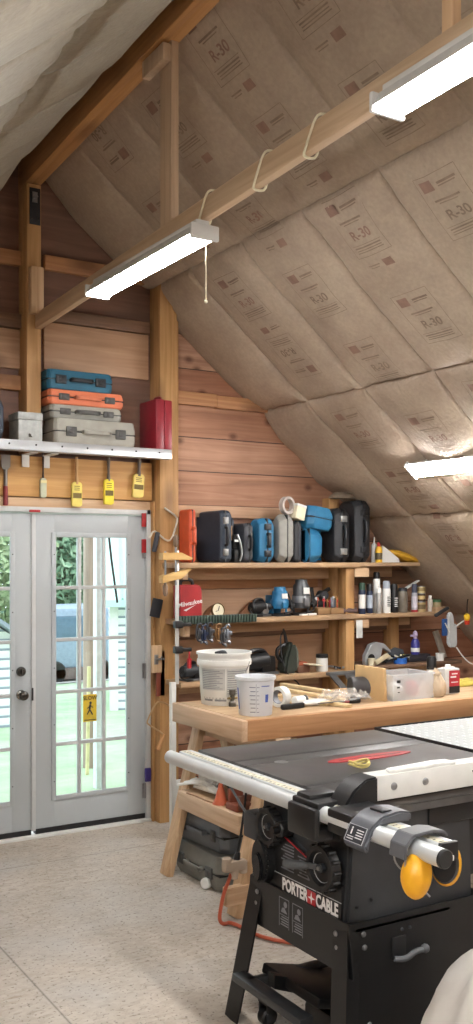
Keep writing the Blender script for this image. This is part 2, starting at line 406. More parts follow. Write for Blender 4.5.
def kraft(name, c0, c1, stain=.35):
    t = NT(name); mp = t.coords((1, 1, 1), False)
    n = t.add('ShaderNodeTexNoise'); n.inputs['Scale'].default_value = 2.2; n.inputs['Detail'].default_value = 8; n.inputs['Roughness'].default_value = .6; t.l(mp, 0, n, 'Vector')
    r = t.ramp([(.3, lin(c0)), (.7, lin(c1))]); t.l(n, 0, r, 0)
    m2 = t.add('ShaderNodeMapping'); m2.inputs['Scale'].default_value = (5, 16, 5); m2.inputs['Rotation'].default_value = (0, .4, .5); t.l(mp, 0, m2, 0)
    f = t.add('ShaderNodeTexNoise'); f.inputs['Scale'].default_value = 1.6; f.inputs['Detail'].default_value = 5; f.inputs['Distortion'].default_value = 1.5; t.l(m2, 0, f, 'Vector')
    fine = t.add('ShaderNodeTexNoise'); fine.inputs['Scale'].default_value = 45; fine.inputs['Detail'].default_value = 4; t.l(mp, 0, fine, 'Vector')
    fr = t.ramp([(.35, (.86, .86, .86, 1)), (.65, (1, 1, 1, 1))]); t.l(fine, 0, fr, 0)
    mx = t.mix(.8, (r, 0), (fr, 0), 'MULTIPLY')
    t.l(mx, 2, t.b, 'Base Color'); t.b.inputs['Roughness'].default_value = .6
    ad = t.add('ShaderNodeMath', operation='ADD'); t.l(f, 0, ad, 0); t.l(fine, 0, ad, 1)
    t.bump(ad, 0, .35, .012)
    return t.m
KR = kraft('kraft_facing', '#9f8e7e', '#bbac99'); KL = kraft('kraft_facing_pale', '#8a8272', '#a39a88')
def slope(name, mirror, mat):
    b = B(); y0, y1 = -3.1, 5.99
    def lines(a, c, st, ss):
        L = [a+(c-a)*i/st for i in range(st+1)]
        for q in ss:
            L = [v for v in L if abs(v-q) > .03]+[q+o for o in (-.03, -.014, -.006, 0, .006, .014, .03) if a < q+o < c]
        return sorted(L)
    US = lines(.02, 4.32, 96, [x-2.1 for x in XS]); YL = lines(y0, y1, 200, YS+[q-.02 for q in YS if 0])
    nu, ny = len(US)-1, len(YL)-1
    g = []
    for u in US:
        row = []
        for y in YL:
            uu, z = roofz(u, y, mirror)
            row.append(b.bm.verts.new((2.1-uu if mirror else 2.1+uu, y, z)))
        g.append(row)
    for i in range(nu):
        for j in range(ny):
            b.bm.faces.new((g[i][j], g[i+1][j], g[i+1][j+1], g[i][j+1]))
    bmesh.ops.recalc_face_normals(b.bm, faces=b.bm.faces)
    return struct(b.build(name, mat, angle=80))
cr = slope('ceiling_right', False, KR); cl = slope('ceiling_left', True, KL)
# printing on the kraft facing
INK = plain('faded_red_ink', '#8f7467', .7, 0, .2); INK2 = plain('faded_brown_ink', '#8a7a6a', .7, 0, .2)
L_ = math.hypot(1, .82)
def prints(parent, mirror=False):
    b = B(); t = bmesh.new()
    def put(src, u, y, flip=1):
        # src mesh is in local (a along the slope downwards, b along the rafters' normal direction)
        for v in src.verts:
            uu = u+v.co.x*flip/L_; yy = y+v.co.y*flip
            p, z = roofz(uu, yy, mirror); p += -.634*.004; z += -.773*.004
            v.co = Vector((2.1+p, yy, z))
        me = bpy.data.meshes.new('t'); src.to_mesh(me); src.free(); b.bm.from_mesh(me); bpy.data.meshes.remove(me)
    def rect(cx, cy, w, h, mi):
        m = bmesh.new(); n = 3
        gr = [[m.verts.new((cx-w/2+w*i/n, cy-h/2+h*j/n, 0)) for j in range(n+1)] for i in range(n+1)]
        for i in range(n):
            for j in range(n): m.faces.new((gr[i][j], gr[i+1][j], gr[i+1][j+1], gr[i][j+1])).material_index = mi
        return m
    def txt(s_, size, cx, cy, mi, bold=0):
        q = B(); q.text(s_, size, T(cx, cy, 0) @ RZ(PI/2) @ Matrix.Scale(-1, 4, (1, 0, 0)), mi, bold, 0); return q.bm
    rows = [(k, s) for k in range(0, 9) for s in range(5)]
    rr = random.Random(4)
    for k in range(0, 9):
        yc = 5.41-.61*k-.305
        if k == 0: pass
        u = .12+rr.random()*.15
        while u < 3.5:
            fl = 1 if rr.random() > .15 else -1
            put(rect(-.10, .07, .055, .075, 0), u, yc, fl)
            put(rect(-.10, -.05, .012, .11, 1), u, yc, fl); put(rect(-.085, -.045, .006, .10, 1), u, yc, fl)
            put(rect(-.02, 0, .010, .16, 1), u, yc, fl); put(rect(-.005, .0, .005, .12, 1), u, yc, fl)
            put(txt('R-30', .075, .065, -.01, 0 if rr.random() > .5 else 1, .0015), u, yc, fl)
            put(rect(.12, 0, .003, .22, 1), u, yc, fl); put(rect(.135, 0, .008, .2, 1), u, yc, fl); put(rect(.15, 0, .005, .19, 1), u, yc, fl); put(rect(.163, 0, .005, .2, 1), u, yc, fl)
            put(rect(-.15, 0, .003, .26, 1), u, yc, fl); put(rect(.19, 0, .003, .26, 1), u, yc, fl)
            put(rect(.02, .13, .34, .003, 1), u, yc, fl); put(rect(.02, -.13, .34, .003, 1), u, yc, fl)
            if rr.random() > .4:
                put(rect(.255, -.05, .045, .07, 0), u, yc, fl); put(rect(.25, .06, .008, .09, 1), u, yc, fl); put(rect(.265, .06, .005, .07, 1), u, yc, fl)
            u += .40+rr.random()*.1
    return b.build('facing_print', [INK, INK2], parent)
prints(cr)
# knee walls, rear wall
b = B(); b.box(6.18, 6.3, -3.2, 6.1, -.06, 1.1); struct(b.build('wall_right', TANW))
b = B(); b.box(-2.1, -1.98, -3.2, 6.1, -.06, 1.1); struct(b.build('wall_left', TANW))
b = B(); b.box(-2.2, 6.5, -3.2, -3.08, -.06, 4.6); struct(b.build('wall_front', TANW))
# ---- french door
DOORP = plain('door_paint', '#b5bcbf', .45, 0, .03, 3); JAMB = plain('jamb_paint', '#c6c9c9', .5, 0, .05)
def glass():
    t = NT('door_glass'); n = t.n; n.remove(t.b)
    tr = t.add('ShaderNodeBsdfTransparent'); tr.inputs[0].default_value = (.93, .96, .96, 1)
    gl = t.add('ShaderNodeBsdfGlossy'); gl.inputs['Roughness'].default_value = .02
    fr = t.add('ShaderNodeFresnel'); fr.inputs[0].default_value = 1.45
    mx = t.add('ShaderNodeMixShader'); t.l(fr, 0, mx, 0); t.l(tr, 0, mx, 1); t.l(gl, 0, mx, 2); t.l(mx, 0, t.n['Material Output'], 0)
    return t.m
GLASS = glass()
b = B()
b.box(1.285, 1.315, 5.90, 6.04, 0, 2.075, .003); b.box(2.875, 2.905, 5.90, 6.04, 0, 2.075, .003); b.box(1.285, 2.905, 5.90, 6.04, 2.04, 2.075, .003)
struct(b.build('trim_8', JAMB))
b = B(); b.box(1.285, 2.9, 5.88, 6.1, 0, .018, .003); struct(b.build('threshold', WHITEP)).name = 'trim_9'
def door(name, x0, x1, hinge_right):
    d = B(); y0, y1 = 5.925, 5.965; z0, z1 = .045, 2.035
    gx0, gx1 = x0+.125, x1-.125; gz0, gz1 = .235, 1.895
    d.box(x0, gx0, y0, y1, z0, z1, .003); d.box(gx1, x1, y0, y1, z0, z1, .003)
    d.box(gx0-.002, gx1+.002, y0, y1, z0, gz0, .003); d.box(gx0-.002, gx1+.002, y0, y1, gz1, z1, .003)
    root = struct(d.build(name, DOORP))
    f = B()
    for a in ((gx0-.02, gx0+.010, gz0-.02, gz1+.02), (gx1-.010, gx1+.02, gz0-.02, gz1+.02), (gx0+.0101, gx1-.0101, gz0-.02, gz0+.010), (gx0+.0101, gx1-.0101, gz1-.010, gz1+.02)):
        f.box(a[0], a[1], y0-.008, y0+.004, a[2], a[3], .002)
    for k in range(5):
        for xx in (gx0-.004, gx1+.004): f.cyl((xx, y0-.0075, gz0+.1+k*.36), (xx, y0-.0095, gz0+.1+k*.36), .004, n=8, mi=1)
    f.build('lite_frame', [DOORP, DARKG], root)
    m = B(); w = gx1-gx0; h = gz1-gz0
    for k in (1, 2): m.box(gx0+w*k/3-.011, gx0+w*k/3+.011, y0-.006, y0+.03, gz0, gz1, .003)
    for k in (1, 2, 3, 4): m.box(gx0, gx1, y0-.005, y0+.029, gz0+h*k/5-.011, gz0+h*k/5+.011, .003)
    m.build('muntins', JAMB, root)
    p = B(); p.box(gx0, gx1, y0+.008, y0+.013, gz0, gz1); p.build('pane', GLASS, root)
    s_ = B(); s_.box(x0, x1, y0-.006, y1+.002, .018, .05, .002); s_.build('bottom_sweep', BLACK, root)
    for z in (.2, 1.0, 1.80):
        hh = B(); xx = x1 if hinge_right else x0
        hh.cyl((xx, y0-.008, z-.05), (xx, y0-.008, z+.05), .008, n=10); hh.box(xx-.02 if hinge_right else xx, xx if hinge_right else xx+.02, y0-.004, y0, z-.05, z+.05); hh.build('hinge', STEEL, root)
    return root
dl = door('door_1', 1.318, 2.083, False); dr = door('door_2', 2.112, 2.872, True)
b = B(); b.box(2.083, 2.112, 5.915, 5.94, .04, 2.035, .004); b.build('astragal', JAMB, dr)
b = B(); b.lathe([(.031, 0), (.031, .006), (.014, .012), (.013, .03), (.026, .04), (.031, .055), (.026, .07), (.008, .074)], 20, 0, T(2.018, 5.925, .90) @ RX(PI/2)); b.build('knob', plain('knob_nickel', '#6b6a66', .22, .9), dl)
b = B(); b.lathe([(.031, 0), (.031, .008), (.024, .018), (.01, .019)], 20, 0, T(2.018, 5.925, 1.045) @ RX(PI/2)); b.box(2.013, 2.023, 5.885, 5.906, 1.03, 1.06, .003); b.build('deadbolt', plain('knob_nickel', '#6b6a66', .22, .9), dl)
b = B(); b.box(2.084, 2.094, 5.908, 5.918, .86, .94, .002); b.build('strike_plate', BLACK, dr)
# ---- outside
def ground():
    t = NT('lawn'); mp = t.coords((1, 1, 1), False)
    n = t.add('ShaderNodeTexNoise'); n.inputs['Scale'].default_value = 1.1; n.inputs['Detail'].default_value = 9; n.inputs['Roughness'].default_value = .7; t.l(mp, 0, n, 'Vector')
    r = t.ramp([(.3, lin('#8ba583')), (.55, lin('#a8bd9c')), (.75, lin('#c2c9b0'))]); t.l(n, 0, r, 0); t.l(r, 0, t.b, 'Base Color'); t.b.inputs['Roughness'].default_value = .9
    return t.m
GZ = lambda y: -.22-.062*(y-8)
b = B(); b.quad((-20, 6.1, GZ(6.1)), (60, 6.1, GZ(6.1)), (60, 60, GZ(60)), (-20, 60, GZ(60))); struct(b.build('lawn', ground()))
b = B(); b.quad((-20, 20.5, GZ(20.5)+.02), (60, 20.5, GZ(20.5)+.02), (60, 23, GZ(23)+.02), (-20, 23, GZ(23)+.02)); struct(b.build('road', plain('pale_road', '#c9c6c2', .8)))
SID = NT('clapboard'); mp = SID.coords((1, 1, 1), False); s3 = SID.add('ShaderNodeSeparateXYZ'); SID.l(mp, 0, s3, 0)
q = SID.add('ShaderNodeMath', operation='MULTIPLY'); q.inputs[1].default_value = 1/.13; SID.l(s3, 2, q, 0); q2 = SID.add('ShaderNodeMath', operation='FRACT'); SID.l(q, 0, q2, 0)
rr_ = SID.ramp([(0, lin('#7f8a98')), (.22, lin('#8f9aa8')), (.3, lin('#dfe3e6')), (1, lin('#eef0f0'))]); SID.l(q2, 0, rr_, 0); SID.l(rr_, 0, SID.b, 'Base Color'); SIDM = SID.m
MINT = plain('mint_metal_roof', '#b7d6cf', .4, 0, .05)
hx = at(113, 600, 14).x
h = thing('house', 'white clapboard house with pale mint metal roof beyond the right door leaf', 'house', (hx, 14, GZ(14)), math.radians(-23))
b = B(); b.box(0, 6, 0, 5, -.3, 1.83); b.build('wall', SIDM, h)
b = B(); b.box(-.05, .08, -.05, .08, -.3, 1.83); b.build('corner_board', WHITE, h)
b = B(); b.prism([(-.3, 1.62), (-.3, 1.72), (2.5, 3.9), (5.3, 1.72), (5.3, 1.62)], -.2, 6.2, 'x')
b.build('gable_roof', MINT, h)
b = B()
for k in range(22): b.bar((-.15+k*.29, -.32, 1.74), (-.15+k*.29, 2.5, 3.93), .03, .03)
b.build('roof_rib', plain('mint_rib', '#9cc0b9', .4), h)
lx = at(11, 660, 13).x
s_ = thing('shed', 'small white clapboard shed seen through the left door leaf', 'shed', (lx, 13, GZ(13)))
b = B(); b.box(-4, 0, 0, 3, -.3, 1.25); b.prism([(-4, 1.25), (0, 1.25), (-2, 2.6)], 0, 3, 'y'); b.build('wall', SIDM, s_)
b = B(); b.bar((-2, 1.5, 2.66), (.25, 1.5, 1.14), 3.5, .05); b.bar((-2, 1.5, 2.66), (-4.25, 1.5, 1.14), 3.5, .05); b.build('roof', plain('shed_roof', '#8d97a3', .6), s_)
# poles and safety sign
b = B(); p = on(99, 790, GZ(8.1)); b.box(-.04, .04, -.04, .04, -.3, 5.2, .008); o = b.build('porch_post', plain('white_post', '#dfe5ee', .6)); o.location = (p.x, p.y, p.z); tag(o, 'tall square white post standing on the lawn outside', 'post')
p = at(91.5, 700, 8.9); pl = thing('utility_pole', 'weathered brown wooden pole just behind the white post on the lawn', 'pole', (p.x, 8.9, GZ(8.9)))
b = B(); b.cyl((0, 0, -.3), (0, 0, 6), .085, .07, 14); b.build('shaft', wood('weathered', '#8c7a70', '#b7a598', 2, .2), pl)
b = B(); b.tube([(.05, -.1, 3.0), (.16, -.12, 2.0), (.22, -.12, 1.6)], .012, 6); b.build('cable', BLACK, pl)
p = at(90, 708, 7.4); sg = thing('warning_sign', 'yellow slow sign with a black walking figure on the pole outside', 'sign', (p.x, 7.4, p.z))
b = B(); b.box(-.058, .058, 0, .006, -.11, .11, .002); b.build('sign_board', YEL, sg)
b = B(); b.text('SLOW', .044, T(0, -.002, .08) @ FRONT, 0, .0008)
b.ball((0.004, -.002, .042), (.011, .002, .011), 2)
b.bar((0.002, -.002, .03), (-.004, -.002, -.012), .002, .016, up=(1, 0, 0)); b.bar((-.004, -.002, -.012), (-.026, -.002, -.05), .002, .010, up=(1, 0, 0)); b.bar((-.004, -.002, -.012), (.022, -.002, -.055), .002, .010, up=(1, 0, 0))
b.bar((0.002, -.002, .022), (-.024, -.002, -.004), .002, .007, up=(1, 0, 0)); b.bar((0.002, -.002, .022), (.026, -.002, .002), .002, .007, up=(1, 0, 0)); b.box(-.05, .05, -.003, 0, -.098, -.092)
b.build('lettering', BLACK, sg)
p = at(87, 690, 8.5); b = B(); b.tube([(0, 0, GZ(8.5)-.1), (.02, 0, .75)], .018, 10); o = b.build('guy_guard', plain('guard_yellow', '#dcd6a6', .5)); o.location = (p.x, 8.5, 0); tag(o, 'pale yellow plastic guy wire guard slanting beside the brown pole', 'guard')
# parked vehicle-like grey box at the road and trees
p = at(66, 690, 21.5); v = thing('parked_van', 'blue grey boxy van parked at the road beyond the lawn', 'van', (p.x, 21.8, GZ(21.8)))
b = B(); b.box(-.9, 1.0, -.9, .9, .35, 1.75, .12); b.build('body', plain('van_paint', '#8f9db0', .5), v)
b = B(); b.box(-.85, .95, -.93, .93, .12, .38, .03); b.build('skirt', plain('van_skirt', '#6a5a56', .6), v)
b = B(); b.box(-.6, .7, -.915, -.89, 1.0, 1.55, .02); b.build('window', plain('van_glass', '#5d7386', .15), v)
for xx in (-.5, .6):
    b = B(); b.cyl((xx, -.93, .27), (xx, -.7, .27), .28, n=20, bev=.03); b.build('wheel', BLACK, v)
LEAF = []
for i, (a, c) in enumerate((('#64866a', '#9db596'), ('#5c7d68', '#8ca894'), ('#7c9468', '#b3c09a'))):
    t = NT('leaf%d' % i); oi = t.coords((9, 9, 9)); n = t.add('ShaderNodeTexNoise'); n.inputs['Scale'].default_value = .5; t.l(oi, 0, n, 'Vector')
    r = t.ramp([(.35, lin(a)), (.65, lin(c))]); t.l(n, 0, r, 0); t.l(r, 0, t.b, 'Base Color'); t.b.inputs['Roughness'].default_value = .8; LEAF.append(t.m)
BARK = plain('bark', '#6b5b4c', .9)
rt = random.Random(3)
def leaves(nl, c, r, size):
    b = B()
    for _ in range(nl):
        d = Vector((rt.gauss(0, 1), rt.gauss(0, 1), rt.gauss(0, 1))).normalized()*(rt.random()**.35)
        k = 1+.25*noise.noise(d*2.3+Vector(c))
        p = Vector((c[0]+d.x*r[0]*k, c[1]+d.y*r[1]*k, c[2]+d.z*r[2]*k))
        u = Vector((rt.gauss(0, 1), rt.gauss(0, 1), rt.gauss(0, 1))).normalized(); w = u.orthogonal().normalized()
        s = size*(.6+rt.random()*.8)
        b.quad(p-u*s, p+w*s*.5, p+u*s, p-w*s*.5)
    return b
for i, (px, y, hgt, rad, lm, lab) in enumerate((
    (-24, 25, 5.2, 2.0, 2, 'yellow green bushy tree seen through the left door leaf'),
    (40, 31, 5.8, 2.0, 1, 'dark green tree hidden behind the door leaf edge'),
    (62, 26, 5.4, 1.5, 0, 'tall green tree directly behind the parked van'),
    (82, 35, 6.6, 2.2, 1, 'dusky green tree between van and white post'),
    (118, 42, 9.5, 3.4, 0, 'light green tree rising behind the mint roof'))):
    p = at(px, 600, y); g0 = GZ(y)
    tr = thing('tree', lab, 'tree', (p.x, y, g0), 0, 'trees beyond the road')
    leaves(5200, (0, 0, hgt*.52), (rad, rad, hgt*.5), .13).build('foliage', LEAF[lm], tr)
    b = B(); b.tube([(0, 0, -.3), (.05, 0, hgt*.3), (-.05, .05, hgt*.7)], [.22, .16, .07], 8); b.build('trunk', BARK, tr)
# ---- fluorescent shop lights
TUBE = emit('fluorescent_tube', '#faf8f7', 66)
HOUS = plain('fixture_white', '#d5d6d4', .45, 0, .03)
def fixture(label, loc, rot, L=1.24, W=.13):
    t = thing('fluorescent_light', label, 'light', loc, 0, 'fluorescent shop lights', rot)
    b = B(); b.prism([(-W/2, 0), (-W/2+.006, 0), (-.03, .045), (.03, .045), (W/2-.006, 0), (W/2, 0), (.034, .05), (-.034, .05)], 0, L, 'y'); b.build('reflector', HOUS, t)
    b = B(); b.box(-.032, .032, .01, L-.01, .05, .07, .004); b.build('ballast_housing', HOUS, t)
    for y in (-.012, L-.006):
        b = B(); b.box(-W/2-.004, W/2+.004, y, y+.018, -.020, .046, .006); b.build('end_cap', HOUS, t)
    for x in (-.032, .032):
        b = B(); b.cyl((x, .012, -.004), (x, L-.012, -.004), .0165, n=14); b.build('tube', TUBE, t)
    return t
f1 = fixture('first shop light under the tie beam, nearest the gable wall', (2.055, 3.66, 3.128), (0.012, 0, 0), 1.15)
b = B(); b.tube([(.02, .02, -.01), (.022, .02, -.27)], .0035, 6); b.ball((.022, .02, -.275), .008, 2); b.build('pull_cord', CREAM, f1)
f2 = fixture('second shop light on the tie beam, overhead in the upper corner', (2.045, 1.20, 3.182), (-0.0, 0, 0))
f3 = fixture('shop light mounted low on the sloping insulation above the shelves', (4.335, 3.69, 2.325), (0, math.radians(39), 0))
fixture('added fill shop light on the tie beam, unseen behind the viewpoint', (2.05, -1.6, 3.21), (0, 0, 0))  # invented fixture out of view, added to brighten the room
fixture('added fill shop light low on the right slope, unseen behind the viewpoint', (4.325, .2, 2.318), (0, math.radians(39), 0))  # unseen extra lamp, put in as fill from the right slope
fixture('added fill shop light low on the left slope, unseen beside the viewpoint', (-.125, .9, 2.318), (0, math.radians(-39), 0))  # added lamp outside the frame, fills from the left slope
fixture('added fill shop light low on the left slope, unseen behind the viewpoint', (-.125, -1.9, 2.318), (0, math.radians(-39), 0))  # another added lamp out of view, raises the overall brightness
for lab, y in (('white cord looped over tie beam at the first light', 3.66), ('white cord loop on tie beam, middle of the three', 3.215), ('white cord loop on tie beam closest to the second light', 2.87)):
    z = TIEZ(y); b = B()
    P = []
    for k in range(15):
        a = 2*PI*k/13-.3; P.append((2.085+.03*max(-1, min(1, 1.5*math.cos(a))), y-.05*math.sin(a)+.002*k, z+.058*max(-1, min(1, 1.35*math.sin(a)))))
    b.tube(P, .005, 6, sm=1); o = b.build('hanging_cord', CREAM); tag(o, lab, 'cord', None)
# ================================================================== TABLE SAW
CAST = NT('cast_iron'); mp = CAST.coords((1, 1, 1)); n = CAST.add('ShaderNodeTexNoise'); n.inputs['Scale'].default_value = 5; n.inputs['Detail'].default_value = 8; CAST.l(mp, 0, n, 'Vector')
r = CAST.ramp([(.3, lin('#4c4c4d')), (.6, lin('#646464')), (.8, lin('#6f6a63'))]); CAST.l(n, 0, r, 0); CAST.l(r, 0, CAST.b, 'Base Color'); CAST.b.inputs['Roughness'].default_value = .38; CAST.b.inputs['Metallic'].default_value = .55; CAST = CAST.m
SAWG = plain('saw_grey', '#2e3032', .45); LABEL = plain('label_grey', '#b9bcbe', .5); INKB = plain('black_ink', '#1c1c1e', .6); PANEL = plain('panel_black', '#141517', .4)
REDB = plain('badge_red', '#b3242b', .45); LWHITE = plain('letter_white', '#e6e6e4', .5, 0, .02)
TZ = .93
saw = thing('table_saw', 'black and grey contractor table saw with silver rails on a steel stand', 'table saw', (2.0, 2.58, 0))
# local frame: x away from the operator side, y along the rail, origin at cabinet corner
def S(name, b, m, parent=None): return b.build(name, m, parent or saw)
b = B()
b.box(0.03, .99, -.01, .70, TZ-.028, TZ, .004); b.box(.03, .99, .703, 1.09, TZ-.028, TZ, .004)
b.box(.03, .99, -.01, .70, TZ-.055, TZ-.028)
table = S('table_top', b, CAST)
b = B()
for y in (.30, .80):
    b.box(.03, .99, y-.011, y+.011, TZ-.001, TZ+.0006)
S('miter_slot', b, BLACK, table)
b = B(); b.prism([(.56+.215*math.cos(a), .585+.042*math.sin(a)) for a in [2*PI*k/28 for k in range(28)]], TZ-.001, TZ+.003, 'z'); ins = S('blade_insert', b, RED)
b = B(); b.box(.40, .72, .582, .588, TZ+.002, TZ+.0036); S('blade_slot', b, BLACK, ins)
b = B(); b.lathe([(.028, 0), (.028, .001), (.018, .0012)], 24, 0, T(.19, .69, TZ)); S('insert_plug', b, STEEL, table)
# rails
b = B(); b.box(-.068, -.006, -.50, 1.08, TZ-.04, TZ+.006, .006); rail = S('front_rail', b, ALU)
b = B(); b.box(-.062, -.034, -.495, 1.07, TZ+.0055, TZ+.0075)
tape = S('measuring_scale', b, plain('scale_tape', '#d7d3bd', .5), rail)
b = B()
for k in range(62):
    y = -.49+k*.0252; w = .018 if k % 4 == 0 else .009
    b.box(-.06, -.06+w, y-.0018, y+.0018, TZ+.0073, TZ+.0081)
S('scale_markings', b, INKB, tape)
b = B(); b.cyl((-.10, -.55, TZ-.018), (-.10, 1.09, TZ-.018), .027, n=28); b.box(-.10, -.05, -.54, 1.08, TZ-.034, TZ-.02); tube = S('guide_tube', b, ALU)
b = B(); b.cyl((-.10, -.562, TZ-.018), (-.10, -.548, TZ-.018), .0275, n=28, bev=.003); S('tube_cap', b, BLACK)
b = B(); b.box(-.07, -.004, -.512, -.495, TZ-.042, TZ+.008, .004); S('rail_cap', b, BLACK)
b = B(); b.cyl((-.10, 1.088, TZ-.018), (-.10, 1.10, TZ-.018), .0275, n=28, bev=.004); S('tube_cap', b, ALU)
S('rail_joint', B().box(-.0685, -.0055, .50, .5015, TZ-.0405, TZ+.0065), INKB, rail)
# fence
b = B(); b.box(.08, .80, -.035, .035, TZ+.008, TZ+.092, .003); fence = S('rip_fence', b, WHITEP)
b = B(); b.box(.08, 1.0, -.03, .03, TZ+.002, TZ+.03); S('fence_core', b, BLACKM, fence)
for x in (.16, .30):
    b = B(); b.lathe([(.0135, 0), (.012, .003), (.005, .006)], 18, 0, T(x, -.035, TZ+.05) @ RX(PI/2)); b.box(x-.006, x+.006, -.042, -.0405, TZ+.049, TZ+.051); S('fence_bolt', b, STEEL, fence)
b = B(); b.box(.52, .526, -.0365, -.034, TZ+.058, TZ+.064); S('fence_hole', b, BLACK, fence)
# fence head clamped over the rails
b = B()
b.prism([(-.075, TZ-.10), (-.07, TZ-.035), (-.05, TZ+.015), (-.015, TZ+.058), (.035, TZ+.088), (.085, TZ+.092), (.085, TZ+.0), (.0, TZ-.004), (-.02, TZ-.03), (-.075, TZ-.10)], -.045, .05, 'y', .006)
b.box(-.125, .05, -.17, -.04, TZ-.06, TZ+.018, .01); b.box(-.13, .0, -.0, .15, TZ-.005, TZ+.02, .008); b.box(-.15, -.125, -.01, .15, TZ-.10, TZ+.004, .01); b.box(-.14, -.07, -.01, .15, TZ-.105, TZ-.062, .01); b.box(-.12, -.0, .06, .14, TZ+.0, TZ+.035, .01)
head = S('fence_head', b, BLACK, fence)
b = B()
b.prism([(-.140, TZ-.075), (-.16, TZ-.05), (-.132, TZ+.004), (-.085, TZ+.034), (-.02, TZ+.042), (.03, TZ+.034), (.03, TZ+.006), (-.06, TZ+.008), (-.10, TZ+.004), (-.130, TZ-.03)], -.275, -.165, 'y', .007)
lev = S('fence_lever', b, plain('lever_grey', '#55585e', .4), fence)
# label lies on the sloping front of the lever
d = Vector((.028, 0, .054)); ang = math.atan2(d.z, d.x)
MLB = T(-.1468, -.220, TZ-.0225) @ RZ(-PI/2) @ RX(ang)
b = B(); b.box(-.043, .043, -.027, .027, 0, .0012, 0, 0, MLB); lab = S('label_plate', b, LABEL, lev)
b = B(); b.box(-.040, .040, -.025, .025, .0012, .0018, 0, 0, MLB); S('label_face', b, plain('label_dark', '#23262c', .5), lev)
b = B()
b.box(-.024, -.018, -.004, .012, .0018, .0024, 0, 0, MLB); b.ball((-.021, .016, .002), (.004, .004, .0006), 1, 0, None, MLB)
for k in range(4): b.box(.002, .034, .012-.008*k, .015-.008*k, .0018, .0023, 0, 0, MLB)
for k in range(2): b.box(-.034, -.004, -.012-.007*k, -.0095-.007*k, .0018, .0023, 0, 0, MLB)
S('label_print', b, LWHITE, lev)
b = B(); b.box(-.07, -.03, -.25, -.19, TZ+.036, TZ+.044, .003); S('lever_pad', b, BLACK, lev)
# cabinet
CZ0 = .525
b = B()
t = bmesh.new(); vs = []
for z, x0, x1, y0, y1 in ((CZ0, -.015, .56, 0, .56), (TZ-.05, .015, .56, .01, .55)):
    vs.append([t.verts.new(c) for c in ((x0, y0, z), (x1, y0, z), (x1, y1, z), (x0, y1, z))])
t.faces.new(vs[0][::-1]); t.faces.new(vs[1])
for k in range(4): t.faces.new((vs[0][k], vs[0][(k+1) % 4], vs[1][(k+1) % 4], vs[1][k]))
bmesh.ops.bevel(t, geom=list(t.edges), offset=.012, segments=2, affect='EDGES'); b.merge(t, 0)
cab = S('cabinet', b, SAWG)
def fx(z): return -.015+.03*(z-CZ0)/(TZ-.05-CZ0)      # x of the cabinet front at height z
# front control panel: local (across = -y, up = z)
def FP(y, z, off=0): return T(fx(z)-off, y, z) @ FACE_X
b = B(); b.prism([(.022, .538), (.445, .538), (.445, .775), (.022, .655)], fx(.55)-.004, fx(.55)+.02, 'x'); pan = S('control_panel', b, PANEL)
px_ = fx(.55)-.004
b = B()
b.prism([(.022, .538), (.445, .538), (.445, .600), (.022, .600)], px_-.0022, px_, 'x'); strip = S('name_strip', b, plain('strip_black', '#0d0d0f', .4))
b = B(); b.box(px_-.0024, px_-.002, .02, .447, .600, .6025); b.box(px_-.0024, px_-.002, .02, .447, .5355, .538); S('strip_edge', b, LABEL, strip)
b = B()
def TX(y, z): return T(px_-.0024, y, z) @ FACE_X
b.text('PORTER', .060, TX(.292, .569) @ Matrix.Scale(.72, 4, (1, 0, 0)), 0, .0022, .0004); S('lettering', b, LWHITE, strip); b = B()
b.text('CABLE', .060, TX(.101, .569) @ Matrix.Scale(.72, 4, (1, 0, 0)), 0, .0022, .0004)
S('lettering', b, LWHITE, strip)
b = B(); b.box(px_-.0032, px_-.002, .165, .214, .545, .594); bd = S('red_badge', b, REDB, strip)
b = B(); b.prism([(.1895+(.021 if k % 2 == 0 else .006)*math.cos(PI/4*k), .5695+(.021 if k % 2 == 0 else .006)*math.sin(PI/4*k)) for k in range(8)], px_-.0038, px_-.0031, 'x'); S('badge_star', b, LWHITE, strip)
b = B()
for k in range(9):
    b.box(px_-.0012, px_, .30, .38-.012*(k % 3), .625+.011*k, .629+.011*k)
    if k < 7: b.box(px_-.0012, px_, .205, .275-.01*(k % 2), .625+.011*k, .629+.011*k)
b.box(px_-.0012, px_, .17, .215, .628, .642)
S('panel_text', b, plain('panel_print', '#70747a', .6), pan)
b = B(); b.bar((px_-.001, .44, .765), (px_-.001, .10, .669), .003, .006, up=(1, 0, 0)); S('panel_stripe', b, REDB, pan)
def wheel(name, y, z, R, lab=None):
    b = B(); x = fx(z)-.032; M = T(x, y, z) @ RY(-PI/2)
    b.lathe([(R*.62, -.008), (R*.98, -.008), (R, 0), (R, .018), (R*.94, .028), (R*.75, .028), (R*.68, .014), (R*.2, .010), (R*.2, -.006), (R*.62, -.008)], 40, 0, M, False)
    for k in range(14): 
        a = 2*PI*k/14; b.cyl((x+.004, y+R*math.cos(a), z+R*math.sin(a)), (x-.024, y+R*math.cos(a), z+R*math.sin(a)), R*.1, n=8)
    w = S(name, b, BLACK)
    b = B(); b.lathe([(R*.60, .0125), (R*.64, .0145)], 40, 0, M, False); S('dial_ring', b, plain('dial_print', '#a9acaf', .5), w)
    b = B(); b.cyl((x+.05, y, z), (x-.024, y, z), R*.2, n=18); b.cyl((x-.024, y, z), (x-.032, y, z), R*.09, n=10, mi=1); S('hub', b, [DARKG, STEEL], w)
    b = B(); b.cyl((x+.05, y, z), (x+.01, y, z), R*.45, n=20); S('boss', b, BLACK, w)
    return w
w1 = wheel('bevel_handwheel', .43, .765, .068)
w2 = wheel('height_handwheel', .092, .705, .078)
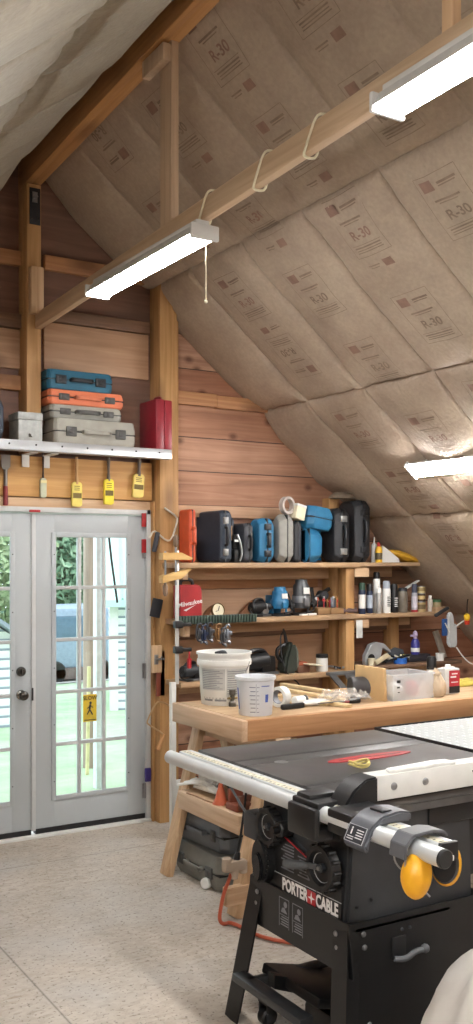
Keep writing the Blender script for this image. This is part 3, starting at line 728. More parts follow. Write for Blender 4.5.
b = B(); b.bar((fx(.7)-.055, .11, .705), (fx(.7)-.06, .155, .70), .012, .02, .004); b.lathe([(.010, 0), (.014, .02), (.017, .075), (.012, .09)], 16, 0, T(fx(.7)-.06, .15, .698) @ RY(-PI/2) @ RX(-.9)); S('crank_grip', b, plain('grip_dark', '#4a4c4f', .5), w2)
b = B(); b.cyl((fx(.75), .345, .775), (fx(.75)-.06, .345, .775), .028, n=20, bev=.005); b.cyl((fx(.75)-.06, .345, .775), (fx(.75)-.085, .345, .775), .014, n=14); S('lock_knob', b, BLACK)
b = B(); b.prism([(.47+.055*math.cos(a), .635+(.085*math.sin(a))) for a in [2*PI*k/28 for k in range(28)]], fx(.63)-.055, fx(.63)+.01, 'x', .012); sw = S('switch_paddle', b, BLACK)
b = B(); b.prism([(.465+.03*math.cos(a), .61+(.055*math.sin(a))) for a in [2*PI*k/24 for k in range(24)]], fx(.63)-.066, fx(.63)-.05, 'x', .006); S('paddle_pad', b, plain('glossy_black', '#1b1c1f', .2), sw)
b = B(); b.box(fx(.74)-.05, fx(.74)+.02, .50, .60, .69, .79, .01); S('switch_box', b, DARKG)
b = B(); b.prism([(.225, .640), (.29, .605), (.285, .635), (.29, .648)], -.003, 0.012, 'y'); S('blade_arrow', b, plain('arrow_grey', '#9a9c9c', .5), cab)
for p in ((.09, .60), (.03, .585), (.14, .86)):
    b = B(); b.cyl((p[0], .006, p[1]), (p[0], -.004, p[1]), .005, n=8); S('screw', b, BLACK, cab)
# dust ledge along the foot of the cabinet
b = B(); b.box(-.0, .42, -.028, 0.0, CZ0-.012, CZ0+.004, .003); S('dusty_ledge', b, plain('dust', '#77746f', .9, 0, .3, 40))
# rear motor cover
b = B(); b.prism([(.72+.14*math.cos(a), .78+(.13*math.sin(a))) for a in [PI*k/14 for k in range(15)]]+[(.58, .58), (.86, .58)], .06, .42, 'y', .01); S('motor_cover', b, BLACKM)
b = B(); b.box(.35, .9, .0, .03, TZ-.12, TZ-.055, .004); S('table_rib', b, BLACKM)
# stand
b = B()
b.prism([(-.02, .545), (.60, .545), (.66, .20), (.70, .0), (.60, .0), (.57, .08), (.02, .08), (-.0, .0), (-.08, .0)], -.028, -.022, 'y')
st = S('stand_side_panel', b, BLACKM)
def legp(y, sy):
    for a, c in ((Vector((-.022, y, .545)), Vector((-.095, y+sy*.075, .0))),):
        b.bar(a, c, .085, .004, up=(1, 0, .16)); b.bar(a+Vector((.028, sy*.028, 0)), c+Vector((.028, sy*.028, 0)), .004, .06, up=(1, 0, .16))
b = B(); legp(.53, 1); S('stand_leg', b, BLACKM)
b = B(); legp(.02, -1); S('stand_leg', b, BLACKM)
b = B(); b.bar((.56, .58, .545), (.62, .655, 0), .07, .004, up=(1, 0, .1)); b.bar((.54, .6, .545), (.6, .675, 0), .004, .06, up=(1, 0, .1)); S('stand_leg', b, BLACKM)
b = B(); b.prism([(-.03, .548), (.575, .548), (.60, .375), (-.055, .375)], -.028, -.022, 'x')
apr = S('stand_apron', b, BLACKM)
b = B(); b.prism([(-.03, .548), (.575, .548), (.60, .375), (-.055, .375)], .575, .58, 'x'); b.box(-.02, .57, .575, .58, .375, .548); S('stand_apron', b, BLACKM)
for y, z in ((.035, .50), (.028, .455), (.52, .50), (.526, .455)):
    b = B(); b.lathe([(.010, 0), (.009, .004), (.003, .006)], 12, 0, T(-.031, y, z) @ RY(-PI/2)); S('bolt', b, STEEL)
for x, z in ((.035, .505), (.04, .46), (.06, .2), (.20, .49), (.235, .49)):
    b = B(); b.lathe([(.010 if x < .1 else .006, 0), (.008 if x < .1 else .005, .005), (.003, .006)], 12, 0, T(x, -.028, z) @ RX(PI/2)); S('bolt', b, STEEL if x < .1 else DARKG)
# warning pictograms on the apron
for y in (.345, .26):
    b = B(); x = -.0287
    b.box(x, x+.0005, y-.032, y+.032, .42, .525); pl_ = S('warning_label', b, plain('warn_black', '#18191b', .5), apr)
    b = B(); x -= .0006
    for a in ((y-.032, y+.032, .522, .525), (y-.032, y+.032, .462, .464), (y-.032, y-.0295, .42, .525), (y+.0295, y+.032, .42, .525)): b.box(x, x+.0005, *a)
    for k in range(4): b.box(x, x+.0005, y-.026, y+.022-.006*(k % 2), .426+.009*k, .430+.009*k)
    b.prism([(y-.02, .472), (y+.02, .472), (y+.012, .488), (y-.002, .492)], x, x+.0005, 'x'); b.prism([(y-.008+.011*math.cos(2*PI*k/12), .503+.011*math.sin(2*PI*k/12)) for k in range(12)], x, x+.0005, 'x')
    S('printed_pattern', b, plain('warn_print', '#7d8085', .6), apr)
# hook on the stand side
b = B(); b.box(.155, .215, -.034, -.028, .395, .47, .003); hk = S('hook_plate', b, BLACK)
b = B(); b.tube([(.16, -.036, .40), (.20, -.05, .395), (.24, -.05, .415), (.285, -.05, .412)], .010, 10, sm=2); b.ball((.285, -.05, .415), .016, 2); S('storage_hook', b, plain('hook_grey', '#55575b', .5), hk)
# mobile base: tray, pedal, casters
b = B(); b.prism([(-.06, .20), (.30, .06), (.34, .08), (.34, .11), (-.06, .25)], .36, .40, 'y'); b.box(-.05, .30, .16, .52, .125, .165, .01, 0, T(0, 0, .06) @ RY(.25)); mob = S('mobile_base', b, BLACKM)
b = B(); b.box(-.10, .36, .47, .50, .17, .20, .006); b.box(-.12, -.06, .12, .56, .17, .20, .006); S('pedal_bar', b, plain('bar_steel', '#3a3c3f', .4, .3), mob)
b = B(); b.box(.05, .22, .18, .34, .05, .15, .02); S('wheel_bracket', b, BLACKM, mob)
for (x, y) in ((.0, .50), (.30, .34)):
    b = B(); b.cyl((x, y, .11), (x, y, .17), .015, n=12); b.box(x-.025, x+.025, y-.028, y+.028, .085, .115, .004); b.box(x-.02, x+.02, y-.03, y-.024, .02, .10, .002); b.box(x-.02, x+.02, y+.024, y+.03, .02, .10, .002); ca = S('caster', b, DARKG)
    b = B(); b.cyl((x-.0, y-.022, .035), (x, y+.022, .035), .034, n=24, bev=.006); S('caster_wheel', b, BLACK, ca)
# push stick / throat sheet lying on the fence, band
b = B(); b.prism([(2.145, -.03), (2.16, .01), (2.24, .014), (2.38, .03), (2.44, .022), (2.45, -.03)], 1.0225, 1.033, 'z', .003); o = b.build('push_stick', plain('hdpe', '#e6e8e4', .4)); o.location = (0, 2.58, 0); tag(o, 'white plastic push stick lying on top of the saw fence', 'push stick')
q = on(364, 764, .955)
b = B()
for rx, ry, zz_ in ((.045, .03, .012), (.04, .034, .022)):
    b.tube([(q.x+rx*math.cos(a), q.y+.03+ry*math.sin(a), TZ+zz_+.006*(1+math.cos(2*a))) for a in [2*PI*k/24 for k in range(24)]], .0045, 6, True)
tag(b.build('cord_loop', plain('yellow_cord', '#c9b871', .7)), 'loop of pale yellow cord on saw table beside the fence head', 'cord')
# earmuffs on the rail
em = thing('ear_muffs', 'yellow and black ear muffs hung by their headband over the saw rail', 'ear muffs', (1.92, 2.175, TZ+.02))
b = B(); b.prism([(-.078, -.06), (-.072, -.02), (-.045, .008), (.03, .012), (.075, .004), (.09, -.01), (.088, -.016), (.07, -.004), (.03, .003), (-.04, -.001), (-.062, -.024), (-.068, -.06)], -.05, .02, 'y', .002); b.build('headband', plain('band_grey', '#55575b', .5), em)
for y in (-.045, .01):
    b = B(); b.tube([(-.07, y, -.05), (-.072, y, -.09), (-.06, y-.01, -.12), (-.03, y-.04, -.15)] if y < 0 else [(-.068, y, -.05), (-.06, y, -.09), (-.03, y-.03, -.12), (.0, y-.08, -.17)], .003, 6, sm=2); b.build('wire_arm', STEEL, em)
def cup(c, rx, rz, yl):
    b = B(); M = T(*c) @ RZ(rz) @ RX(rx)
    b.lathe([(.044, 0), (.05, .012), (.05, .03)], 26, 0, M @ Matrix.Diagonal((.8, 1.15, 1, 1))); cu = b.build('ear_cushion', BLACK, em)
    b = B(); b.lathe([(.052, .022), (.058, .03), (.056, .04), (.047, .058), (.03, .068), (.001, .072)], 26, 0, M @ Matrix.Diagonal((.8, 1.15, 1, 1))); b.build('ear_cup', plain('muff_yellow', '#e0a31f', .4), em)
cup((-.01, -.045, -.115), PI/2-.3, -1.2, 1); cup((.095, -.025, -.105), PI/2+.15, 2.2, -1)
# outfeed table with white ribbed top behind the saw
of = thing('outfeed_table', 'low table with white dimpled top and black frame behind the saw', 'table', (3.30, 3.10, 0))
b = B(); b.box(0, 1.3, 0, .93, .845, .855, .002); top = b.build('table_top', plain('ribbed_white', '#b4babb', .5, 0, .03), of)
b = B()
for i in range(26):
    for j in range(17): b.lathe([(.012, 0), (.009, .003)], 6, 0, T(.03+i*.05, .03+j*.055, .855))
b.build('dot_pattern', plain('dimple_white', '#cfd3d3', .5), top)['kind'] = 'stuff'
b = B(); b.box(-.008, 0, -.008, .938, .79, .862, .002); b.box(0, 1.3, .93, .938, .79, .862); b.box(0, 1.3, -.008, 0, .79, .862); b.box(0, 1.3, 0, .93, .80, .843); b.build('frame', BLACKM, of)
for x, y in ((.02, .02), (1.24, .02), (.02, .87), (1.24, .87)):
    b = B(); b.box(x, x+.04, y, y+.04, 0, .80, .003); b.build('leg', BLACKM, of)
# white cloth sack in the near corner
def sack_mesh(c, r, seed, drape=.0):
    t = bmesh.new(); bmesh.ops.create_icosphere(t, subdivisions=5, radius=1)
    for v in t.verts:
        d = v.co.normalized(); k = 1+.10*noise.noise(d*1.6+Vector((seed, 0, 0)))
        a = math.atan2(d.y, d.x)
        k += .035*math.sin(a*9+4*noise.noise(d*2+Vector((seed, 3, 0))))*(.4+.6*abs(d.z)) + .03*abs(noise.noise(d*5))
        z = d.z*r[2]*k; 
        v.co = Vector((c[0]+d.x*r[0]*k, c[1]+d.y*r[1]*k, max(.002, c[2]+z)))
    return t
b = B(); b.merge(sack_mesh((0, 0, .22), (.42, .33, .40), 2), 0)
o = b.build('cloth_sack', plain('sack_cloth', '#c9c5bf', .85, 0, .06, 6), None, 60); o.location = (2.34, 2.03, 0); tag(o, 'big crumpled off white dust sack in the near right corner by the saw', 'sack')

# ================================================================== WORKBENCH
BZ = .95
wb = thing('workbench', 'long pine workbench top with thick apron resting on sawhorses', 'workbench', (2.55, 4.12, 0))
b = B(); b.box(0, 2.6, .02, .70, BZ-.02, BZ, .003); b.build('bench_top', wood('bench_surface', '#a98a68', '#c9ac88', 0, .15, dirt=.5), wb)
b = B(); b.box(0, 2.6, -.018, .02, BZ-.105, BZ-.001, .003); b.build('front_apron', BENCHW, wb)
b = B(); b.box(-.036, 0, -.018, .72, BZ-.105, BZ-.001, .003); b.build('end_apron', BENCHY, wb)
b = B(); b.box(0, 2.6, .70, .72, BZ-.105, BZ-.001, .003); b.build('rear_apron', BENCHW, wb)
def horse(x, label):
    h = thing('sawhorse', label, 'sawhorse', (x, 4.46, 0), 0, 'sawhorses under the workbench')
    b = B(); b.box(-.045, .045, -.36, .36, .75, .843, .003); b.build('beam', PINEY, h)
    for y in (-.355, .375):
        for s in (-1, 1):
            b = B(); b.bar((s*.068, y, .83), (s*.285, y, .0), .09, .04, .003, up=(1, 0, .25)); b.build('leg', PINEZ, h)
    return h
hr = horse(2.76, 'pine sawhorse with a shelf under the left bench end')
b = B(); b.box(-.20, .22, -.36, .35, .455, .47, .002); b.build('shelf', PLYW, hr)
b = B(); b.box(-.235, -.20, -.31, .33, .375, .47, .003); b.build('shelf_rail', PINEY, hr)
b = B(); b.box(-.36, .34, -.405, -.365, .07, .16, .003); b.build('spreader', PINE, hr)
horse(4.45, 'pine sawhorse under the far right stretch of the bench')
# things on the sawhorse shelf
sh = hr.location
b = B()
for k in range(3): b.tube([(2.53+.03*k, 4.80-.02*k, .50+.012*k), (2.58, 4.68, .53+.01*k), (2.63+.02*k, 4.6, .50), (2.57, 4.52+.03*k, .52), (2.64, 4.42, .49+.02*k), (2.6, 4.74, .495)], .008, 6, sm=2)
tag(b.build('white_cable', WHITE), 'tangled white cable heaped on the sawhorse shelf', 'cable')
b = B(); b.ball((2.70, 4.70, .525), (.08, .10, .04), 4, 0, lambda d: 1+.3*noise.noise(d*3)); tag(b.build('plastic_bag', plain('bag_white', '#dcdcd8', .4)), 'small crumpled white bag among cables on the sawhorse shelf', 'bag')
b = B(); b.tube([(2.60, 4.50, .49), (2.65, 4.56, .55), (2.69, 4.52, .53), (2.67, 4.46, .50), (2.66, 4.42, .49)], .007, 6, sm=2); tag(b.build('black_cable', BLACK), 'short black cable lying on the sawhorse shelf', 'cable')
b = B(); b.tube([(2.53, 4.70, .474), (2.54, 4.6, .474), (2.535, 4.46, .474), (2.58, 4.36, .476)], .0045, 6, sm=2); tag(b.build('copper_wire', plain('wire_brown', '#8d6238', .4)), 'thin brown wire along the front of the sawhorse shelf', 'wire')
vi = thing('bench_vise', 'small rusty red vise at the near end of sawhorse shelf', 'vise', (2.60, 4.26, .47))
b = B(); b.box(-.05, .05, -.05, .06, 0, .035, .006); b.box(-.04, .04, .03, .06, .03, .10, .006); b.build('body', plain('vise_rust', '#8a4a34', .6), vi)
b = B(); b.box(-.04, .04, -.07, -.04, .01, .085, .006); b.cyl((0, -.07, .05), (0, -.12, .05), .012); b.build('jaw', plain('vise_brown', '#6f4636', .6), vi)
b = B(); b.lathe([(.045, 0), (.03, .03), (.008, .11)], 14, 0, T(2.575, 4.41, .472)); tag(b.build('orange_funnel', plain('funnel_orange', '#c2603c', .5)), 'orange funnel shaped nozzle on the sawhorse shelf beside vise', 'funnel')
b = B(); t = bmesh.new(); bmesh.ops.create_cube(t, size=1); bmesh.ops.subdivide_edges(t, edges=t.edges, cuts=5, use_grid_fill=True)
for v in t.verts:
    k = 1-.25*max(0, abs(v.co.z)*2-.7); v.co = Vector((v.co.x*.20*k, v.co.y*.34*k+.01*noise.noise(v.co*6), v.co.z*.22+.11+.01*noise.noise(v.co*5)))
b.merge(t, 0); bl = b.build('paper_sack', plain('sack_blue', '#285d9c', .6)); bl.location = (2.82, 4.30, .4705); tag(bl, 'blue and white product sack standing on the sawhorse shelf', 'sack')
b = B(); b.text('TH', .085, T(-.1035, -.03, .15) @ FACE_X, 0, .003, .0005); b.build('lettering', LWHITE, bl)
b = B(); b.box(-.1, .1, -.15, .15, .005, .05, .01); b.xf(T(-.004, 0, 0)); b.build('white_band', LWHITE, bl)
# ================================================================== WALL SHELVES
SF = 5.58; Z1, Z2, Z3, Z3R = 1.722, 1.352, .95, .945
def shelf(label, x0, x1, z, th=.035, y0=SF, mat=SHELFW):
    t = thing('wall_shelf', label, 'shelf', (x0, y0, z), 0, 'pine wall shelves')
    b = B(); b.box(0, x1-x0, 0, 5.95-y0, -th, 0, .003); b.build('board', mat, t)
    b = B(); b.box(.04, x1-x0-.02, .30, 5.95-y0, -th-.085, -th-.001, .003); b.build('cleat', PINE, t)
    return t
xU = sx(357, SF)
s1 = shelf('top left wall shelf carrying the row of tool cases', sx(178, SF), xU+.02, Z1)
s1b = shelf('short top shelf right of the upright, below insulation', xU+.03, sx(422, SF), Z1, .028, SF+.02)
s2 = shelf('middle left wall shelf holding the routers', sx(181, SF), xU, Z2)
s2b = shelf('middle right wall shelf holding spray cans', xU+.005, sx(440, SF), Z2-.005, .03, SF+.02)
s3 = shelf('lowest left wall shelf holding black power tools', sx(181, SF), xU-.1, Z3)
s3b = shelf('lowest right wall shelf crowded with small parts', xU+.06, sx(464, SF), Z3R+.02, .025, SF+.02, wood('dark_shelf', '#6a5140', '#8d6f57', 0, .3, dirt=.5))
for sh_, x in ((s1, sx(184, SF)), (s2, sx(186, SF))):
    b = B(); b.box(x-sh_.location.x, x-sh_.location.x+.04, .02, .09, -.11, -.036, .003); b.build('bracket_block', PINE, sh_)
b = B(); b.box(xU-.075, xU, SF+.03, SF+.12, 0, Z2-.04, .003); b.box(xU-.075, xU, SF+.03, SF+.12, Z2, Z1-.04, .003); tag(b.build('shelf_upright', GOLDZ), 'pine upright dividing the wall shelves into two bays', 'upright')
for z in (Z1, Z2):
    b = B(); b.box(xU+.01, xU+.14, SF+.035, SF+.075, z-.105, z-.04, .003); b.build('end_block', PINE, s1b if z == Z1 else s2b).location = Vector((0, 0, 0))-(s1b if z == Z1 else s2b).location
# ------------------------------------------------------------------ tool cases
def case(label, loc, L, T_, Dp, mats, stand=False, rz=0, handle='bar', latch=True, tilt=None, group='tool cases on the top wall shelf', lid=.5, bev=None, name='tool_case', lw=.022):
    shell, lidm, hm, lm = mats
    root = thing(name, label, 'tool case', loc, rz, group)
    if tilt: root.rotation_euler = tilt
    M = (T(T_/2, 0, L/2) @ RY(-PI/2) @ T(0, 0, -T_/2)) if stand else Matrix.Identity(4)
    bv = bev or min(.03, T_*.22); zs = T_*lid; g = .0025
    def shellpart(z0, z1, k0, k1):
        q = B(); t = bmesh.new()
        def ring(z, k): 
            x, y = L/2-k, Dp-k; c = bv*1.3
            P = [(-x+c, k), (x-c, k), (x, k+c), (x, y-c), (x-c, y), (-x+c, y), (-x, y-c), (-x, k+c)]
            return [t.verts.new((a, b_, z)) for a, b_ in P]
        R_ = [ring(z0, k0), ring(z0+(z1-z0)*.35, k0*.25+k1*.25 if k0 and k1 else (k0*.15 if k0 else k1*.0)), ring(z1, k1)]
        t.faces.new(R_[0][::-1]); t.faces.new(R_[-1])
        for a, b_ in zip(R_, R_[1:]):
            for k in range(8): t.faces.new((a[k], a[(k+1) % 8], b_[(k+1) % 8], b_[k]))
        bmesh.ops.recalc_face_normals(t, faces=t.faces); bmesh.ops.bevel(t, geom=list(t.edges), offset=.004, segments=2, affect='EDGES')
        q.merge(t, 0); return q
    q = shellpart(0, zs-g, bv*.6, 0); q.xf(M); q.build('base_shell', shell, root, 30)
    q = shellpart(zs+g, T_, 0, bv*.6); q.xf(M); q.build('lid', lidm, root, 30)
    q = B(); q.box(-L/2+.004, L/2-.004, .004, Dp-.004, zs-g*1.5, zs+g*1.5); q.xf(M); q.build('seam_gasket', BLACK, root)
    if handle:
        q = B(); h = L*.17; o = .03
        if handle == 'bar': q.tube([(-h, .006, zs), (-h*.92, -o, zs), (h*.92, -o, zs), (h, .006, zs)], .010, 8, sm=2)
        else: q.box(-h, h, -o, -o+.014, zs-.013, zs+.013, .005); q.box(-h, -h+.022, -o, .01, zs-.011, zs+.011, .004); q.box(h-.022, h, -o, .01, zs-.011, zs+.011, .004)
        q.xf(M); q.build('handle', hm, root)
    if latch:
        for s in (-1, 1):
            q = B(); x = s*L*.30; q.box(x-lw, x+lw, -.010, .006, zs-min(.03, T_*.22), zs+min(.03, T_*.22), .004); q.box(x-.014, x+.014, -.014, -.008, zs-.012, zs+.016, .003)
            q.xf(M); q.build('latch', lm, root)
    return root
def scase(label, pf, pr, ptop, mats, yf=5.60, z=Z1, dep=.33, **k):
    x0, x1 = sx(pf, yf), sx(pr, yf); h = at((pf+pr)/2, ptop, yf).z-z
    return case(label, (x0, yf+.012, z+.0005), h, x1-x0, dep, mats, True, **k)
CG2 = plain('case_darkgrey', '#3a3d44', .5); CBLK = plain('case_black', '#1d1f23', .5); CBL2 = plain('case_blue2', '#2b7199', .45); CGR = plain('case_lightgrey', '#8b8b86', .5)
CHAR = plain('case_charcoal', '#24272c', .55)
STEELG = plain('latch_grey', '#8c8e8d', .4, .4)
scase('bright orange tool case at the left end of the top shelf', 190.5, 197, 509, (ORANGE, ORANGE, ORANGE, ORANGE), dep=.155, latch=False, handle='flat', yf=5.60)
scase('large dark navy tool case right beside the orange case', 222, 233.5, 510, (NAVY, NAVY, CBLK, STEELG), dep=.35, lid=.6)
c3 = scase('slim navy tool case with a tan label, behind the large navy one', 228.5, 235.5, 517, (NAVY, CG2, CBLK, STEELG), dep=.16, yf=5.69, latch=False, handle=None)
b = B(); b.box(.018, .034, -.004, .001, .15, .25, .001); b.build('label_sticker', plain('tan_label', '#c79a62', .6), c3)
scase('black tool case with grey edge left of the blue case', 246, 254.5, 523, (CBLK, CG2, CBLK, CBLK), dep=.26, handle='bar', latch=False)
scase('sky blue tool case standing upright with black handle and latches', 261.5, 276, 518, (CBL2, CBL2, CBLK, CBLK), dep=.16, handle='flat')
scase('light grey tool case standing between the blue and charcoal cases', 281.5, 296, 514, (CGR, CGR, CGR, GREYP), dep=.12, handle=None, latch=False, bev=.03)
scase('slim charcoal tool case wedged behind the light grey one', 295.5, 303, 521, (CG2, CHAR, CBLK, CBLK), dep=.22, yf=5.66, handle=None, latch=False)
scase('stubby blue tool case under the tilted blue one', 309, 325, 528, (CBL2, CBL2, CBLK, CBLK), dep=.11, handle=None, latch=False, bev=.035, lid=.88)
scase('black tool case with two steel latches, left of the tallest', 337, 352, 508, (CBLK, CHAR, CBLK, STEELG), dep=.20, handle='bar')
scase('tallest black tool case at the right end of the top shelf', 357.5, 372.5, 500, (CBLK, CHAR, CBLK, CBLK), dep=.24, yf=5.61)
p = at(303, 521, 5.6)
tc = case('blue tool case lying tilted across other cases', (sx(322, 5.62), 5.615, 1.955), .235, .16, .22, (CBL2, CBL2, CBLK, CBLK), False, 0, None, False, (0, math.radians(8), math.radians(4)))
ch = thing('corded_charger', 'black battery charger with grey cable between navy and black cases', 'charger', (sx(237, 5.66), 5.66, Z1))
b = B(); b.box(-.02, .03, 0, .12, 0, .09, .01); b.box(-.016, .026, .02, .10, .09, .19, .012); b.build('body', BLACK, ch)
b = B(); b.tube([(.0, -.006, .19), (.02, -.016, .13), (.03, -.02, .06), (.01, -.02, .01)], .008, 6, sm=2); b.build('cable', STEELG, ch)
b = B(); b.box(-.02, .02, -.004, .0, .14, .155); b.build('label_sticker', WHITE, ch)
# tape roll and white carton on top of the grey cases
zt = at(284, 514, 5.62).z
b = B(); b.lathe([(.062, -.02), (.062, .02), (.045, .02), (.045, -.02), (.062, -.02)], 28, 0, None, False)
o = b.build('tape_roll', plain('tape_grey', '#b9b2ac', .5)); o.location = (sx(287, 5.68), 5.68, zt+.064); o.rotation_euler = (PI/2, 0, .2); tag(o, 'roll of pale tape standing on top of the light grey case', 'tape')
ct = thing('carton', 'small white carton tilted on the slim charcoal case', 'box', (sx(301, 5.63), 5.64, at(300, 521, 5.64).z+.012), 0, None, (0, math.radians(13), .1))
b = B(); b.box(-.045, .04, 0, .085, 0, .105, .002); b.build('box_body', CREAM, ct)
b = B(); b.box(-.046, .041, -.001, .086, .088, .106, .002); b.build('box_lid', WHITE, ct)
b = B(); b.merge(sack_mesh((0, 0, 0), (.11, .06, .05), 8)); o = b.build('wool_scrap', plain('kraft_scrap', '#75695a', .9)); o.location = (sx(341, 5.75), 5.74, at(341, 500, 5.72).z+.01); tag(o, 'loose scrap of insulation stuffed above the black cases', 'scrap')
# ------------------------------------------------------------------ short top shelf
def bottle(name, label, cat, px, pz0, yf, r, prof, group=None, z=None, rz=0, x=None):
    t = thing(name, label, cat, (x if x is not None else sx(px, yf), yf+r, z), rz, group)
    for nm, pr, m in prof:
        b = B(); b.lathe(pr, 20); b.build(nm, m, t)
    return t
Zb = Z1+.0005
bottle('glue_bottle', 'yellow glue bottle with red cap beside the tallest case', 'bottle', 381, 0, 5.64, .026,
       [('body', [(.024, 0), (.026, .006), (.026, .09), (.02, .11), (.012, .118)], YEL), ('label_band', [(.0265, .02), (.0265, .07)], plain('lab_dark', '#4f4630', .6)), ('cap', [(.013, .117), (.012, .135), (.004, .15)], RED)], None, Zb)
bottle('caulk_tube', 'white caulk tube partly behind the yellow glue bottle', 'tube', 376, 0, 5.70, .022, [('body', [(.022, 0), (.022, .13), (.006, .145), (.004, .19)], WHITE)], None, Zb)
b = B(); b.prism([(0, 0), (.02, .13), (.165, .03), (.17, 0)], 0, .012, 'y', .002); o = b.build('folded_paper', WHITE); o.location = (sx(384, 5.66), 5.68, Zb); o.rotation_euler = (-.15, 0, 0); tag(o, 'triangular folded white sheet leaning on the short top shelf', 'paper')
t = bmesh.new(); bmesh.ops.create_icosphere(t, subdivisions=4, radius=1)
for v in t.verts: v.co = Vector((v.co.x*.15, v.co.y*.08, v.co.z*.032*(1+.3*noise.noise(v.co*3))+.04-v.co.x*.02))
b = B(); b.merge(t, 0); o = b.build('yellow_bag', plain('bag_yellow', '#c99a2a', .5)); o.location = (sx(408, 5.66), 5.74, Zb+.005); o.rotation_euler = (0, math.radians(8), -.2); tag(o, 'flat yellow bag at the right end of the short top shelf', 'bag')
# ------------------------------------------------------------------ spray cans on the middle right shelf
Zm = Z2-.0045
def spray(label, px, ptop, w, body, cap, band=None, yf=5.62, caph=.045, group='spray cans on the middle right shelf', zz=None, capr=.88):
    zz = Zm if zz is None else zz
    h = at(px, ptop, yf).z-zz; r = w/2
    t = thing('spray_can', label, 'spray can', (sx(px, yf+r), yf+r, zz), 0, group)
    hb = h-caph
    b = B(); b.lathe([(r*.92, 0), (r, .006), (r, hb-.018), (r*.86, hb-.004), (r*.8, hb)], 22); b.build('body', body, t)
    b = B(); b.lathe([(r*capr, hb-.006), (r*capr, hb+caph*.75), (r*capr*.8, h)], 22); b.build('cap', cap, t)
    if band:
        b = B(); b.lathe([(r*1.01, hb*.22), (r*1.01, hb*.78)], 22, 0, None, False); b.build('label_band', band, t)
    return t
DKBL = plain('can_darkblue', '#24304a', .4); GRN = plain('can_green', '#2e4a3a', .5)
spray('spray can with white label and dark green cap, against the upright', 362, 583, .052, DKBL, GRN, WHITE)
spray('dark blue spray can with pale band next to green capped can', 369.5, 584, .05, DKBL, BLACK, plain('can_pale', '#aebac8', .5), 5.66)
spray('tall white spray can with black cap behind the row', 376.5, 572, .055, WHITE, BLACK, None, 5.68)
spray('slim silver spray can in front of the tall white one', 379, 588, .042, plain('can_silver', '#b7b8b6', .3, .5), WHITE, None, 5.61, .03)
c = spray('white spray can with grey cap, middle of the row', 386.5, 581, .062, WHITE, plain('can_greycap', '#9ea6b2', .5), None, 5.62, .05)
b = B()
for k in range(6): b.box(-.018, .012-.006*(k % 2), -.0322, -.0312, .05+.013*k, .056+.013*k)
b.build('lettering', INKB, c)
c = spray('matte black spray can with white print right of the white one', 394, 584, .062, BLACK, BLACK, None, 5.63)
b = B()
for k in range(5): b.box(-.02, .012-.006*(k % 2), -.0322, -.0312, .045+.015*k, .052+.015*k)
b.build('lettering', LWHITE, c)
spray('thin black spray can behind the glass jar', 400, 590, .045, BLACK, DARKG, None, 5.72)
JAR = plain('dusty_glass', '#6e675c', .25, 0, .25)
bottle('glass_jar', 'tall dusty glass jar with a dull lid right of the black cans', 'jar', 406, 0, 5.62, .038, [('body', [(.036, 0), (.038, .01), (.038, .14), (.032, .16)], JAR), ('lid', [(.034, .158), (.034, .18), (.03, .184)], DARKG)], None, Zm)
gc = spray('grey spray can with red base and dark cap', 414.5, 584, .048, plain('can_grey', '#a9abb4', .4), plain('cap_navy', '#454a5c', .5), plain('can_lab', '#c9c5cf', .5), 5.63, .06)
b = B(); b.lathe([(.0255, 0), (.0258, .016), (.0245, .017)], 20); b.build('base_ring', RED, gc)
zz = Zm
for i, (h, lab, m1, m2) in enumerate(((.078, 'tan paint tin at the bottom of the stack of three', plain('tin_tan', '#b29b6c', .5), plain('tin_lab', '#6b5a3c', .6)), (.062, 'brown tin in the middle of the stack of three', plain('tin_brown', '#4a3a30', .5), plain('tin_lab2', '#c9b07a', .6)), (.055, 'cream tin on top of the stack of three', plain('tin_cream', '#c8b88a', .5), plain('tin_lab3', '#8e7b50', .6)))):
    r = .037 if i == 0 else .031
    bottle('paint_tin', lab, 'tin', 424, 0, 5.63, r, [('body', [(r, 0), (r, h-.004)], m1), ('label_band', [(r*1.01, h*.25), (r*1.01, h*.7)], m2), ('lid', [(r*1.03, h-.008), (r*1.03, h-.001), (r*.9, h-.002)], STEEL)], 'stack of tins on the middle right shelf', zz); zz += h+.0005
bottle('plastic_bottle', 'small white plastic bottle between tins and green lidded jar', 'bottle', 432, 0, 5.63, .02, [('body', [(.019, 0), (.02, .005), (.02, .085), (.012, .1)], plain('bot_white', '#bdb6ac', .5)), ('cap', [(.013, .099), (.013, .122)], WHITE)], None, Zm)
bottle('glass_jar', 'squat tan jar with green lid at the shelf end', 'jar', 440, 0, 5.62, .036, [('body', [(.034, 0), (.036, .008), (.036, .06), (.033, .07)], plain('jar_tan', '#9c8a66', .4)), ('lid', [(.036, .069), (.036, .088), (.032, .09)], plain('lid_green', '#3f6a45', .5))], None, Zm)
b = B(); b.bar((sx(405, 5.68), 5.70, Zm+.165), (sx(421, 5.68), 5.71, Zm+.235), .03, .012, .002); tag(b.build('paint_stick', WHITE), 'white stir stick resting across the jar and tins', 'stick')
